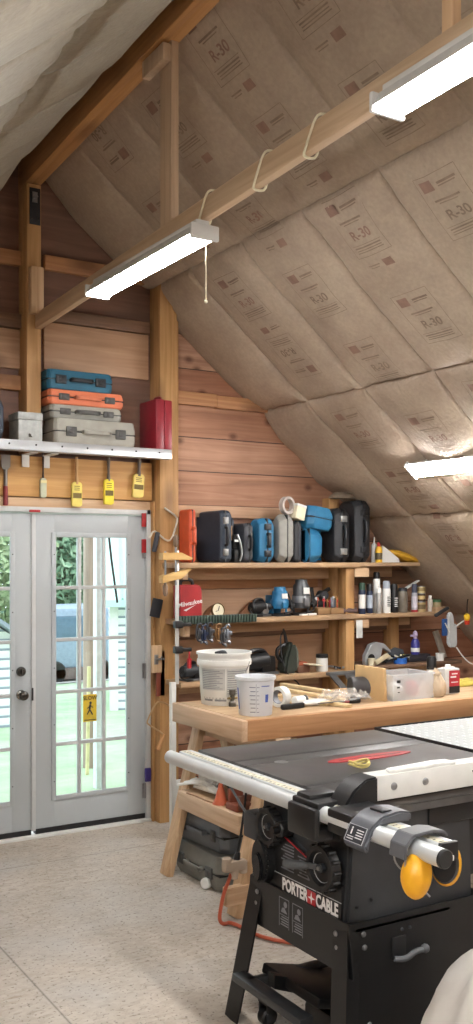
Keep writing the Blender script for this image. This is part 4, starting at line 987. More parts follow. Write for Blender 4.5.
# ------------------------------------------------------------------ middle left shelf: red case, clock, routers ...
rc = thing('tool_case', 'red tool case with black handle and white lettering on middle shelf', 'tool case', (sx(180, 5.62), 5.63, Z2+.0005))
w = sx(203, 5.62)-sx(180, 5.62); h = at(190, 585, 5.62).z-Z2
b = B(); b.prism([(0, 0), (w, 0), (w, h-.03), (w-.02, h), (.0, h)], 0, .09, 'y', .008); b.build('shell', RED, rc)
b = B(); b.box(-.002, w+.002, .042, .048, .002, h-.02); b.build('seam_gasket', BLACK, rc)
b = B(); b.tube([(.03, .045, h-.01), (.035, .045, h+.035), (.115, .045, h+.035), (.125, .045, h-.01)], .012, 8, sm=1); b.build('handle', BLACK, rc)
b = B(); b.text('Milwaukee', .042, T(w*.47, -.001, h*.47) @ RY(-.16) @ FRONT @ Matrix.Shear('XZ', 4, (0, 0)) , 0, .0008, .0004)
b.prism([(.03, h*.27), (w-.05, h*.42), (.08, h*.32), (.05, h*.24)], -.0014, -.0006, 'y'); b.build('lettering', LWHITE, rc)
gauge = thing('dial_gauge', 'round brass rimmed dial leaning on wall behind the toothed rail', 'gauge', (sx(217, 5.72), 5.72, Z2+.048))
b = B(); b.lathe([(.048, 0), (.05, .02), (.046, .024), (.045, .015), (.001, .015)], 32, 0, RX(PI/2-.15), False); b.build('rim', plain('brass_old', '#7a643c', .4, .6), gauge)
b = B(); b.lathe([(.0445, .0155), (.001, .016)], 32, 0, RX(PI/2-.15), False); b.build('dial', CREAM, gauge)
b = B(); b.bar((0, -.0185, .0), (.006, -.022, .03), .002, .004); b.bar((0, -.0185, 0), (-.02, -.018, -.005), .002, .003); b.build('needle', BLACK, gauge)
for k in range(2):
    b = B(); b.bar((-.03+.06*k, .0, -.04), (-.035+.07*k, .02, -.048), .01, .012); b.build('foot', DARKG, gauge)
b = B(); b.prism([(0, 0), (.02, .035), (.05, .065), (.09, .085), (.11, .06), (.07, .045), (.05, .02), (.045, 0)], 0, .03, 'y', .004); o = b.build('wooden_bracket', wood('dark_wood', '#6a452c', '#91623f', 0, .2)); o.location = (sx(206, 5.7), 5.74, Z2+.0005); tag(o, 'curved brown wooden piece between red case and dial', 'bracket')
b = B(); b.prism([(0, 0), (.05, .05), (.11, .10), (.16, .12), (.17, .09), (.12, .06), (.08, 0)], 0, .03, 'y', .004); o = b.build('wooden_bracket', MATS['dark_wood']); o.location = (sx(244, 5.8), 5.86, Z2+.0005); tag(o, 'curved brown wooden piece leaning behind the first router', 'bracket')
# toothed clamp rail along the front of the shelf
rail_ = thing('toothed_rail', 'long dark green toothed rail lying along the middle shelf front', 'rail', (sx(178, 5.555), 5.555, Z2-.006))
LR = sx(257, 5.555)-sx(178, 5.555)
b = B(); b.box(0, LR, 0, .012, -.02, .035, .003); b.build('bar', plain('rail_dark', '#26312b', .5), rail_)
b = B()
for k in range(int(LR/.022)): b.box(.01+k*.022, .02+k*.022, -.01, 0, -.018, .033, .002)
b.build('tooth', plain('rail_tooth', '#43554b', .45), rail_)
# small spring clamps hanging from the rail
CLB = plain('clamp_grey', '#4c4e52', .4, .5)
for i, (px, dz, m, lab) in enumerate(((199, .0, CLB, 'first small clamp hanging under the rail, beside the pole'), (204, -.01, DKBL, 'blue jawed small clamp hanging second under the rail'), (209, .005, CLB, 'third small clamp hanging under the toothed rail'), (217, -.005, plain('clamp_brass', '#8a6a48', .4, .5), 'brass coloured small clamp hanging under the rail'), (226, -.012, plain('clamp_steel', '#9097a0', .35, .6), 'shiny steel small clamp hanging last under the rail'), (222, -.03, CLB, 'longer dark clamp hanging between brass and steel clamps'))):
    c = thing('hand_clamp', lab, 'clamp', (sx(px, 5.53), 5.53-.004*i, Z2-.03+dz), 0, 'clamps hanging under the middle shelf')
    b = B(); b.tube([(-.012, .0, .0), (-.02, 0, -.05), (-.012, 0, -.10), (.018, 0, -.105)], .008, 8, sm=2); b.tube([(-.012, 0, 0), (.012, 0, .012), (.022, 0, -.01)], .006, 8, sm=2); b.build('frame', m, c)
    b = B(); b.cyl((.018, 0, -.10), (.020, 0, -.03), .004, n=8); b.bar((.006, 0, -.085), (.032, 0, -.085), .006, .006); b.ball((.018, 0, -.112), .011, 2); b.build('screw', STEEL, c)
    b = B(); b.box(.008, .034, -.012, .012, -.06, -.035, .004); b.build('pad', m, c)
    b = B(); b.box(-.012, .004, -.02, .012, -.09, -.02, .005); b.build('jaw', m, c)
def router(label, px, w, h, bodym, motorm, yf=5.66, lean=0, handles=True):
    t = thing('router', label, 'router', (sx(px, yf+w*.3), yf+w*.4, Z2+.0005), lean, 'routers on the middle left shelf')
    b = B(); b.lathe([(w*.5, 0), (w*.5, .012), (w*.46, .016)], 28); b.build('base_plate', BLACK, t)
    b = B(); b.lathe([(w*.36, .05), (w*.38, .06), (w*.38, h*.55), (w*.34, h*.6), (w*.34, h*.82), (w*.26, h*.9), (w*.25, h)], 26); b.cyl((w*.2, -w*.2, .014), (w*.2, -w*.2, h*.4), .008); b.cyl((-w*.3, w*.1, .014), (-w*.3, w*.1, h*.4), .008); b.build('motor', motorm, t)
    b = B(); b.lathe([(w*.40, h*.35), (w*.40, h*.52), (w*.385, h*.54)], 26); b.box(-w*.15, w*.15, -w*.48, -w*.3, h*.25, h*.5, .01); b.build('collar', bodym, t)
    if handles:
        for s in (-1, 1):
            b = B(); b.cyl((s*w*.36, 0, h*.3), (s*w*.55, -.01, h*.32), w*.06); b.ball((s*w*.62, -.012, h*.33), (w*.14, w*.14, w*.17), 3); b.build('handle', BLACK, t)
    b = B(); b.tube([(0, w*.2, h*.95), (w*.2, w*.15, h*1.02), (w*.45, -w*.1, h*.7), (w*.46, -w*.3, h*.2), (w*.3, -w*.45, .03), (-w*.1, -w*.5, .022)], .006, 6, sm=2); b.build('cord', BLACK, t)
    b = B(); b.box(-w*.14, w*.16, -w*.395, -w*.36, h*.6, h*.78, .003); b.build('label_plate', LWHITE, t)
    return t
def lowtool(name, label, px, z, w, d, h, m1, m2, yf, rz=0):
    t = thing(name, label, name.replace('_', ' '), (sx(px, yf+d/2), yf+d/2, z+.0005), rz)
    b = B(); b.cyl((-w*.45, 0, h*.5), (w*.3, 0, h*.55), h*.32, h*.38, n=22, bev=.012); b.build('motor_body', m1, t)
    b = B(); b.box(w*.05, w*.45, -d*.35, d*.35, h*.1, h*.75, .015); b.build('gear_case', m2, t)
    b = B(); b.tube([(-w*.35, 0, h*.7), (-w*.2, -.01, h*1.0), (w*.2, -.01, h*1.0), (w*.3, 0, h*.7)], h*.09, 8, sm=2); b.build('handle', BLACK, t)
    b = B(); b.box(-w*.4, w*.5, -d*.45, d*.45, 0, h*.12, .006); b.build('shoe', plain('tool_shoe', '#77797b', .35, .7), t)
    b = B(); b.tube([(-w*.45, 0, h*.5), (-w*.65, -.02, h*.35), (-w*.6, -.05, .012), (-w*.2, -d*.6, .010)], .006, 6, sm=2); b.build('cord', BLACK, t)
    return t
lowtool('trim_router', 'small black and silver trim router at rail end on middle shelf', 258, Z2, .17, .12, .12, BLACK, STEEL, 5.62, .3)
router('blue router with pale knob behind it on the middle shelf', 281, .16, .20, plain('router_blue', '#1f6690', .4), plain('router_blue2', '#246f9c', .4), 5.62)
router('grey two handled plunge router beside the blue router', 302.5, .17, .25, plain('router_grey', '#6d6f72', .35, .3), plain('router_grey2', '#46494c', .4, .3), 5.62)
b = B(); b.box(0, .085, 0, .08, 0, .14, .006); o = b.build('carton', plain('carton_blue', '#1f6d98', .5)); o.location = (sx(272, 5.75), 5.76, Z2+.0005); tag(o, 'upright blue box behind the blue router', 'box')
jg = thing('sanding_jig', 'black metal jig with arms standing behind the bit tray', 'jig', (sx(321, 5.76), 5.76, Z2+.0005))
b = B(); b.box(-.05, .05, 0, .05, 0, .09, .006); b.bar((-.06, .02, .10), (.09, .02, .18), .03, .025, .005); b.bar((-.055, .02, .09), (-.07, .02, .19), .025, .02, .005); b.build('frame', BLACKM, jg)
b = B(); b.cyl((.03, -.01, .13), (.03, .06, .13), .035, n=20, bev=.004); b.build('drum', DARKG, jg)
bt = thing('bit_tray', 'small brown wooden block full of router bits on middle shelf', 'bit tray', (sx(318, 5.62), 5.62, Z2+.0005))
W_ = sx(343, 5.62)-sx(318, 5.62)
b = B(); b.box(.0, W_*.5, .0, .1, 0, .05, .003); b.box(W_*.5, W_, -.01, .1, 0, .045, .003); b.build('block', wood('tray_wood', '#6c5034', '#96754f', 0, 0), bt)
rb = random.Random(5)
for k in range(9):
    b = B(); x = .02+k*W_/9.5; y = .02+.05*rb.random(); h = .03+.03*rb.random()
    b.cyl((x, y, .045), (x, y, .05+h), .004, n=8); b.cyl((x, y, .05+h), (x, y, .07+h), .009+.004*rb.random(), .007, n=10); b.build('router_bit', [STEEL, plain('bit_brass', '#a0784a', .4, .6), RED][k % 3] if k != 1 else plain('bit_orange', '#b5553a', .5), bt)
b = B(); b.box(0, .05, 0, .006, 0, .115, .002); b.box(0, .05, .0, .06, 0, .005, .002); o = b.build('steel_plate', plain('plate_blue_grey', '#8791a0', .35, .5)); o.location = (sx(341, 5.62), 5.735, Z2+.0005); o.rotation_euler = (-.06, 0, 0); tag(o, 'bluish steel angle plate standing by the bit tray', 'plate')
b = B(); b.bar((0, 0, .006), (.07, .01, .006), .03, .012, .003); b.bar((.055, -.01, .008), (.13, .0, .008), .024, .015, .003); o = b.build('paper_slips', WHITE); o.location = (sx(301, 5.6), 5.605, Z2+.0005); tag(o, 'white paper slips at the front edge below the grey router', 'paper')
b = B(); b.merge(sack_mesh((0, 0, .024), (.075, .04, .026), 5)); o = b.build('rag', plain('rag_brown', '#5c4a48', .9)); o.location = (sx(352, 5.6), 5.64, Z2); tag(o, 'brownish crumpled rag at the right end of the middle shelf', 'rag')
# ------------------------------------------------------------------ lowest left shelf
bs = lowtool('belt_sander', 'big black belt sander on the lowest left shelf', 256, Z3, .30, .16, .17, BLACK, BLACKM, 5.62, .1)
lowtool('angle_grinder', 'black grinder in front of the belt sander, behind the bucket', 229, Z3, .20, .12, .11, DARKG, plain('grinder_steel', '#6a6c6e', .35, .7), 5.60, -.1)
pn = thing('power_tool', 'tall dark olive power tool standing on its end, lowest shelf', 'power tool', (sx(289, 5.66), 5.68, Z3+.0005))
b = B(); b.prism([(-.055, 0), (.05, 0), (.06, .05), (.055, .16), (.03, .215), (-.01, .22), (-.045, .12), (-.06, .04)], -.06, .06, 'y', .018); b.build('body', plain('olive_dark', '#30362f', .5), pn)
b = B(); b.prism([(.03, .02), (.058, .05), (.053, .155), (.03, .2)], -.064, .0, 'y', .006); b.build('side_plate', plain('olive_grey', '#6d7066', .45, .3), pn)
b = B(); b.tube([(-.01, 0, .21), (-.02, 0, .27), (-.035, 0, .31)], [.014, .011, .006], 8, sm=1); b.tube([(-.05, 0, .08), (-.09, 0, .12), (-.085, 0, .18), (-.02, 0, .2)], .013, 8, sm=2); b.build('handle', BLACK, pn)
b = B(); b.tube([(-.03, 0, .3), (-.08, -.02, .25), (-.07, -.06, .02), (.03, -.09, -.06), (.04, -.10, -.09)], .005, 6, sm=2); b.build('cord', BLACK, pn)
b = B(); b.box(0, .10, 0, .10, 0, .05, .004); b.box(.01, .085, .01, .09, .05, .075, .004, 1); o = b.build('wood_offcut', [plain('offcut_brown', '#6b4a38', .7), plain('offcut_orange', '#a5583c', .6)]); o.location = (sx(299, 5.62), 5.63, Z3+.0005); tag(o, 'reddish brown offcuts stacked beside the olive tool', 'offcut')
b = B(); b.box(0, .13, -.03, .05, 0, .006, .001); o = b.build('paper_pad', CREAM); o.location = (sx(306, 5.61), 5.61, Z3+.06); o.rotation_euler = (.05, .12, .1); tag(o, 'cream paper pad hanging over the offcuts, left of white tub', 'paper')
bottle('plastic_tub', 'small white tub with a black lid on the lowest left shelf', 'tub', 325.5, 0, 5.61, .042, [('body', [(.04, 0), (.042, .005), (.042, .098)], WHITE), ('lid', [(.044, .096), (.044, .118), (.04, .121)], BLACK)], None, Z3+.0005)
b = B()
for k in range(14): 
    a = rb.random()*6; x, y = rb.random()*.18, rb.random()*.14
    b.bar((x, y, .012+.01*rb.random()), (x+.04*math.cos(a), y+.04*math.sin(a), .016), .012, .014, .002, k % 3)
o = b.build('loose_hardware', [DARKG, STEEL, plain('rust', '#7a4634', .7)]); o['kind'] = 'stuff'; o.location = (sx(334, 5.62), 5.62, Z3); tag(o, 'scatter of small metal hardware right of the white tub', 'hardware')
# aluminium mitre fence hung below the shelf edge
mf = thing('mitre_gauge', 'big grey aluminium triangular mitre fence right of white tub', 'mitre gauge', (sx(330, 5.5), 5.50, Z3+.005))
w = sx(363, 5.5)-sx(330, 5.5)
b = B(); b.box(0, w, 0, .05, -.022, 0, .003); b.prism([(0, -.022), (.06, -.022), (.20, -.16), (.14, -.16)], 0, .012, 'y', .002); b.prism([(.13, -.022), (.22, -.022), (.24, -.10), (.20, -.12)], 0, .012, 'y', .002); b.box(.10, .235, .0, .012, -.165, -.14, .002)
b.build('fence', plain('cast_grey', '#84888a', .4, .6), mf)
b = B(); b.box(w-.06, w-.02, -.01, .02, -.13, -.022, .006); b.cyl((w-.04, -.02, -.07), (w-.04, .0, -.07), .018); b.build('knob', DARKG, mf)
# ------------------------------------------------------------------ lowest right shelf
ZR = Z3R+.0205
hd = thing('blade_guard', 'large curved silver blade guard on the lowest right shelf', 'guard', (sx(378, 5.68), 5.70, ZR))
b = B(); b.prism([(-.11, 0), (-.11, .07), (-.06, .15), (.0, .165), (.07, .15), (.13, .095), (.13, .08), (.05, .12), (.02, .0)], -.015, .03, 'y', .004); b.build('shell', plain('guard_steel', '#b9bec1', .3, .4), hd)
b = B(); b.cyl((-.06, -.02, .05), (-.06, .035, .05), .03, n=18); b.build('hub', BLACK, hd)
b = B(); b.prism([(-.1, 0), (.1, 0), (.08, .09), (.0, .11), (-.06, .09)], 0, .02, 'y', .004); o = b.build('grey_plate', plain('plate_slate', '#5b6066', .4, .4)); o.location = (sx(398, 5.74), 5.76, ZR); o.rotation_euler = (-.1, 0, 0); tag(o, 'slate grey metal plate leaning behind the blue tape', 'plate')
bottle('cup', 'small pale cup in front of the silver blade guard', 'cup', 374, 0, 5.62, .03, [('body', [(.022, 0), (.03, .05), (.031, .052)], CREAM)], None, ZR)
b = B(); b.bar((0, 0, .02), (.12, .0, .075), .035, .03, .006); b.bar((.10, 0, .07), (.15, .02, .05), .03, .03, .006); o = b.build('caulk_gun', plain('bone', '#cdbf9e', .5)); o.location = (sx(376, 5.6), 5.61, ZR); tag(o, 'bone coloured handled tool slanting beside the pale cup', 'tool')
tp = thing('blue_tape', 'roll of blue masking tape lying on the lowest right shelf', 'tape', (sx(403, 5.62), 5.65, ZR))
b = B(); b.lathe([(.05, 0), (.05, .042), (.036, .042), (.036, 0), (.05, 0)], 28, 0, None, False); b.build('roll', plain('tape_blue', '#2563b8', .5), tp)
b = B(); b.lathe([(.036, .001), (.036, .041), (.033, .041), (.033, .001), (.036, .001)], 28, 0, None, False); b.build('core', CREAM, tp)
b = B()
for k in range(9):
    a = rb.random()*PI; b.tube([(.0+.02*k, .02*math.sin(k), 0.006), (.01+.018*k, .01, .05+.03*rb.random()), (.03+.018*k, -.01, .03), (.05+.016*k, -.01+.02*rb.random(), .006)], .006, 6, sm=2, mi=k % 3)
o = b.build('cable_tangle', [plain('cab_green', '#6d7a3c', .5), BLACK, plain('cab_yellow', '#a8a24e', .5)]); o.location = (sx(402, 5.66), 5.70, ZR); tag(o, 'tangle of olive and black cords behind the blue tape', 'cords')
sp = thing('spray_bottle', 'purple blue spray bottle with pale trigger above the cord tangle', 'bottle', (sx(417, 5.68), 5.70, ZR+.055))
b = B(); b.lathe([(.032, 0), (.034, .01), (.034, .085), (.022, .115), (.014, .12)], 20); b.build('body', plain('bottle_purple', '#3a3a86', .35), sp)
b = B(); b.lathe([(.0345, .02), (.0345, .05)], 20, 0, None, False); b.build('label_band', WHITE, sp)
b = B(); b.lathe([(.015, .118), (.016, .135), (.02, .14), (.018, .165), (.006, .18)], 14); b.box(-.045, .0, -.008, .008, .135, .15, .003); b.build('trigger_head', plain('trigger', '#b3a4c4', .45), sp)
b = B(); b.box(-.12, .12, -.04, .05, 0, .054, .006); o = b.build('storage_box', plain('parts_dark', '#2c2c33', .5)); o.location = (sx(418, 5.68), 5.71, ZR+.0005); tag(o, 'low dark box under the purple spray bottle', 'box')
b = B()
for k in range(16):
    b.bar((rb.random()*.3, rb.random()*.1, .015), (rb.random()*.3, rb.random()*.1, .03+.04*rb.random()), .012, .014, .003, k % 4)
o = b.build('loose_parts', [BLACK, STEEL, DARKG, CREAM]); o['kind'] = 'stuff'; o.location = (sx(384, 5.63), 5.62, ZR); tag(o, 'jumble of small metal parts along the lowest right shelf', 'parts')
bottle('cup', 'white cup at the right end of the lowest shelf', 'cup', 443, 0, 5.62, .034, [('body', [(.03, 0), (.034, .055), (.036, .057)], WHITE)], None, ZR)
b = B(); b.bar((0, 0, .0), (-.05, .05, .21), .05, .02, .002, up=(0, 1, 0)); o = b.build('wood_scrap', plain('scrap_grey', '#a79d90', .7)); o.location = (sx(447, 5.72), 5.75, ZR+.006); tag(o, 'grey wooden offcut leaning against the wall behind white cup', 'offcut')
b = B(); b.box(0, .055, 0, .008, -.13, 0, .002); o = b.build('paper_note', plain('note_white', '#cfd2cf', .6)); o.location = (sx(358, 5.57), 5.585, Z2-.045); tag(o, 'white paper note hanging below the middle right shelf', 'note')
# night-light like white scraper fixture hanging at the shelf end
wl = thing('spray_gun', 'white plastic hand sprayer hanging at the right shelf end', 'sprayer', (sx(452, 5.55), 5.55, Z2-.28))
b = B(); b.prism([(-.035, .03), (-.01, .0), (.05, .0), (.06, .03), (.055, .18), (.03, .17), (.02, .25), (-.01, .275), (-.035, .25)], 0, .03, 'y', .008); b.build('body', plain('sprayer_white', '#c2c6c6', .45), wl)
b = B(); b.tube([(-.03, -.004, .12), (-.08, -.01, .19)], .005, 6); b.tube([(.05, .01, .16), (.12, 0, .20)], .006, 6); b.build('lever_rod', WHITE, wl)
b = B(); b.tube([(.055, .01, .0), (.09, -.02, -.07), (.16, -.03, -.13), (.24, -.03, -.14)], .005, 6, sm=2); b.build('cable', WHITE, wl)
bb = thing('string_light', 'small yellow bulb with red socket at the right picture edge', 'bulb', (sx(467, 5.5), 5.5, Z2-.07))
b = B(); b.ball((0, 0, .02), (.024, .024, .03), 3); b.build('bulb', plain('bulb_yellow', '#f0c62e', .3), bb)
b = B(); b.cyl((0, 0, -.035), (0, 0, -.004), .018, .022, n=16); b.build('socket', plain('socket_red', '#c5381f', .5), bb)
b = B(); b.tube([(0, 0, .045), (.02, .02, .12), (.06, .05, .16)], .004, 6, sm=1); b.build('hanger', BLACK, bb)
bc = thing('blue_clip', 'blue handled tool hanging left of the white sprayer', 'tool', (sx(446, 5.56), 5.56, Z2-.19))
b = B(); b.box(-.03, .02, 0, .02, .0, .13, .008); b.build('grip', plain('grip_blue', '#2a4f86', .5), bc)
b = B(); b.bar((-.10, .01, .155), (.03, .01, .215), .03, .022, .006); b.build('head', DARKG, bc)
b = B(); b.box(0, .14, 0, .05, -.045, .0, .003); o = b.build('shelf_stop', SHELFW); o.location = (sx(437, 5.57), 5.58, Z2+.0+.03); tag(o, 'short wood block at the right end of the spray can shelf', 'block')
# ================================================================== POST: things hung right of the door
def hung(name, b, mat, label, cat, x, z, y=5.795, rot=None, group=None):
    o = b.build(name, mat); o.location = (x, y, z)
    if rot: o.rotation_euler = rot
    return tag(o, label, cat, group)
PY = 5.79
def pp(px, py, y=PY): return at(px, py, y)
p0 = pp(168, 525); bs_ = thing('hacksaw', 'bent silver hacksaw frame with dark grip hung on the post top', 'saw', (0, PY, 0))
pts = [pp(164, 508), pp(177, 517), pp(176.5, 523), pp(171, 540), pp(166, 541), pp(159, 535), pp(153, 530), pp(149, 538)]
b = B(); b.tube([(q.x, -.004*0-.008, q.z) for q in pts], .0065, 8, sm=1); b.build('frame', plain('chrome', '#d3d0c4', .3, .3), bs_)
q1, q2 = pp(157, 532), pp(153, 552)
b = B(); b.bar((q1.x, -.012, q1.z), (q2.x, -.012, q2.z), .026, .03, .008); b.build('grip', plain('grip_charcoal', '#3b3f45', .5), bs_)
hs = thing('hand_screw', 'wooden handscrew clamp with two jaws gripping the post', 'clamp', (0, 5.462, 0))
q1, q2 = pp(161, 556, 5.46), pp(191, 557, 5.46)
b = B(); b.prism([(q1.x, q1.z-.025), (q1.x, q1.z+.02), (q2.x-.08, q1.z+.022), (q2.x, q1.z-.012), (q2.x-.01, q1.z-.025)], -.03, .03, 'y', .003); b.build('upper_jaw', wood('maple', '#b8904f', '#d8b577', 0, .1), hs)
zl = pp(175, 577, 5.46).z
b = B(); b.prism([(q1.x, zl-.038), (q1.x-.002, zl+.008), (q2.x-.04, zl+.045), (q2.x-.004, zl+.052), (q2.x-.08, zl-.01)], -.03, .03, 'y', .003); b.build('lower_jaw', MATS['maple'], hs)
for px in (165.5, 176):
    q = pp(px, 560, 5.46); b = B(); b.cyl((q.x, 0, zl-.05), (q.x, 0, q1.z+.07 if px > 170 else q1.z+.03), .007, n=10); b.build('screw', STEEL, hs)
    b = B(); b.lathe([(.008, 0), (.016, .015), (.017, .06), (.008, .08)], 14, 0, T(q.x, 0, (q1.z+.055) if px > 170 else zl-.12)); b.build('screw_handle', plain('handle_brown', '#7b6552', .6), hs)
q = pp(156.5, 608); o = hung('phone_holder', B().box(-.038, .038, -.014, 0, -.062, .062, .006), plain('dark_pad', '#22252a', .6), 'black rectangular pad hung crooked on the post', 'pad', q.x, q.z, 5.80, (0, .22, 0)); 
q = pp(156.5, 659); wbk = thing('latch_block', 'pale wood block with a steel latch screwed to the post', 'latch', (q.x, 5.80, q.z))
b = B(); b.box(-.036, .036, -.02, 0, -.09, .09, .003); b.build('block', PINEZ, wbk)
b = B(); b.box(-.022, .008, -.024, -.02, -.035, .03, .002); b.cyl((-.015, -.03, .0), (.045, -.035, .0), .007, n=10); b.bar((.02, -.035, 0), (.02, -.05, .02), .008, .008); b.build('latch', STEEL, wbk)
cs = thing('coping_saw', 'coping saw with wire frame and wooden handle low on the post', 'saw', (0, 5.815, 0))
pts = [pp(172, 707, 5.80), pp(163, 702, 5.80), pp(156, 702, 5.80), pp(147.5, 720, 5.80), pp(147, 724, 5.80), pp(164, 734, 5.80), pp(163, 737, 5.80)]
b = B(); b.tube([(q.x, -.015, q.z) for q in pts], .0055, 8, sm=1); b.build('frame', plain('brass_wire', '#c0a27c', .3, .5), cs)
q1, q2 = pp(164, 734, 5.80), pp(157.5, 750, 5.80)
b = B(); b.cyl((q1.x, -.015, q1.z), (q2.x, -.015, q2.z), .010, .017, n=14, bev=.003); b.build('handle', wood('saw_handle', '#a5764a', '#c99a66', 2, 0), cs)
# pipe clamp standing at the left end of the shelves
pc = thing('pipe_clamp', 'tall silver bar clamp with black heads standing left of the shelves', 'clamp', (sx(177, 5.50), 5.50, 0))
b = B(); b.box(-.012, .012, -.006, .006, .955, 1.80, .002); b.build('bar', plain('clamp_bar', '#cfd0ce', .35, .4), pc)
for z in (1.33, 1.17):
    b = B(); b.box(-.024, .03, -.03, .016, z-.02, z+.025, .006); b.box(.01, .10, -.014, .008, z-.012, z+.012, .004); b.build('clamp_head', BLACK, pc)
b = B(); b.cyl((.085, -.005, 1.05), (.085, -.005, 1.115), .015, n=14, bev=.004); b.cyl((.085, -.005, 1.115), (.085, -.005, 1.17), .005); b.build('red_handle', RED, pc)
wbd = B(); wbd.box(-.016, .016, 0, .03, .0, 1.02, .002); o = wbd.build('white_board', WHITEP); o.location = (sx(175.5, 5.1), 5.12, 0); tag(o, 'narrow white painted board standing between post and workbench', 'board')
wbd = B(); wbd.box(0, .16, 0, .02, .0, .36, .002); o = wbd.build('hardboard_offcut', WHITEP); o.location = (sx(179, 5.4), 5.45, 0); tag(o, 'white panel offcut on the floor behind the sawhorse', 'panel')
# bits on the lower left shelf corner, behind the bucket
lowtool('detail_sander', 'dark sander with a cord at the left end of lowest shelf', 190, Z3, .16, .12, .12, DARKG, BLACKM, 5.6, .2)
# brightly coloured hinge shims
for i, (px, py, lab) in enumerate(((144.2, 520, 'red plastic shim at the top right door corner'), (144.2, 546, 'red plastic shim below the other at the upper hinge'))):
    q = pp(px, py, 5.885); hung('door_shim', B().box(-.014, .016, 0, .014, -.045, .045, .002), RED, lab, 'shim', q.x, q.z, 5.885)
q = pp(148.5, 775, 5.885); hung('hinge_cover', B().box(-.02, .02, 0, .02, -.045, .045, .004), plain('violet', '#3a2f78', .5), 'violet plastic clip beside the lower door hinge', 'clip', q.x, q.z, 5.885)
q = pp(35, 511, 5.89); hung('door_shim', B().box(-.035, .035, 0, .012, -.008, .008, .002), RED, 'small red shim above the seam of the double doors', 'shim', q.x, q.z, 5.888)
q = at(150, 672, 5.84); hung('strike_board', B().box(-.03, .03, 0, .02, -.16, .14, .003), wood('mahogany', '#6b2f20', '#8a4430', 2, 0), 'reddish board strip beside the right door jamb', 'board', 2.93, q.z, 5.80)
# ================================================================== SHELF OVER THE DOOR
ds = thing('plank_shelf', 'steel edged plank shelf above the doors carrying cases', 'shelf', (0, 5.66, 2.40))
b = B(); b.box(-1.4, 2.93, .004, .225, .02, .05, .003); b.build('plank', PINE, ds)
b = B(); b.box(-1.4, 2.935, -.004, .003, -.008, .055, .001); b.box(-1.4, 2.93, -.004, .05, -.008, -.004); b.build('steel_edge', plain('galvanised', '#bcc0c3', .35, .6, .12, 5), ds)
b = B()
for k in range(14): b.cyl((.7+k*.165, -.004, .03), (.7+k*.165, -.0065, .03), .006, n=8)
b.build('screw', BLACK, ds)
for x in (sx(26, 5.86), sx(46.5, 5.86)):
    b = B(); b.box(x-.024, x+.024, .205, .212, -.085, -.005, .002); b.box(x-.024, x+.024, .05, .21, -.012, -.008); b.build('angle_bracket', WHITE, ds)
ZS = 2.4505; YF = 5.69
GR1 = plain('drillbox_grey', '#98968c', .5); GR2 = plain('drillbox_grey2', '#86867f', .5); OR2 = ORANGE2
def lcase(label, pl, pr, pt, pb, mats, z, yf=YF, dep=.22, **k):
    x0, x1 = sx(pl-2, yf), sx(pr+2, yf); th = (pb-pt)/F*(x0*SN+yf*CN)
    return case(label, ((x0+x1)/2, yf+.01, z), x1-x0, th, dep, mats, False, group='tool cases on the plank shelf over the door', bev=.014, lw=.034, **k), th
BLK2 = plain('case_latch_dark', '#4a4a48', .5)
c1, t1 = lcase('biggest grey tool case at the bottom of the stack', 57, 135, 416.5, 443, (GR1, GR1, GR1, BLK2), ZS, 5.675, .22, handle='flat')
c2, t2 = lcase('slim grey tool case second from the bottom of the stack', 53, 121, 403, 417, (GR2, GR1, BLK2, BLK2), ZS+t1+.001, 5.70, .2, handle='flat')
c3_, t3 = lcase('salmon orange tool case below the teal one', 51, 123, 389, 404, (OR2, OR2, OR2, BLK2), ZS+t1+t2+.002, 5.70, .2, handle='flat')
c4, t4 = lcase('teal tool case with black corners on top of the stack', 50, 112, 368, 388, (TEAL, TEAL, CBLK, CBLK), ZS+t1+t2+t3+.003, 5.71, .2, handle='flat')
# grey metal box
x0, x1 = sx(19, 5.69), sx(43, 5.69); hb = (440-411)/F*6.1
gb = thing('metal_box', 'small speckled grey metal box left of the case stack', 'box', (x0, 5.70, ZS))
b = B(); b.box(0, x1-x0, 0, .18, 0, hb*.74, .004); b.build('body', plain('box_grey', '#a6a9a6', .5, .1, .2, 30), gb)
b = B(); b.box(-.003, x1-x0+.003, -.003, .183, hb*.74+.001, hb, .005); b.build('lid', plain('box_grey', '#a6a9a6', .5), gb)
b = B(); b.box((x1-x0)*.42, (x1-x0)*.52, -.008, 0, .03, .05, .002); b.tube([((x1-x0)*.44, -.006, .05), ((x1-x0)*.5, -.012, .035), ((x1-x0)*.54, -.01, .03)], .003, 6); b.build('clasp', plain('clasp', '#55534c', .4, .5), gb)
x1 = sx(5, 5.69); case('dark navy case at the left picture edge on the plank shelf', (x1, 5.70, ZS), .26, .16, .2, (NAVY, CG2, CBLK, CBLK), True, 0, None, False, None, None).location.x = x1-.16
# red metal case standing on end
x0, x1 = sx(149, 5.70), sx(172, 5.70)
rm = thing('metal_case', 'dark red metal case standing at the right end of plank shelf', 'case', (sx(156, 5.665), 5.665, ZS))
wr = sx(172.5, 5.69)-sx(156, 5.69); h = (448-397)/F*6.35
CRIM = plain('crimson', '#7d1c28', .4)
b = B(); b.box(0, wr*.52, 0, .25, 0, h, .01); b.build('body', CRIM, rm)
b = B(); b.box(wr*.53, wr, .002, .248, .002, h-.004, .01); b.build('lid', plain('crimson2', '#8a212d', .4), rm)
b = B(); b.tube([(wr*.5, .05, h-.004), (wr*.5, .06, h+.022), (wr*.5, .14, h+.022), (wr*.5, .15, h-.004)], .008, 8, sm=1); b.build('handle', CRIM, rm)
b = B(); b.box(wr*.50, wr*.58, -.004, .004, h*.2, h*.28, .002); b.box(wr*.50, wr*.58, -.004, .004, h*.7, h*.78, .002); b.build('latch', CRIM, rm)
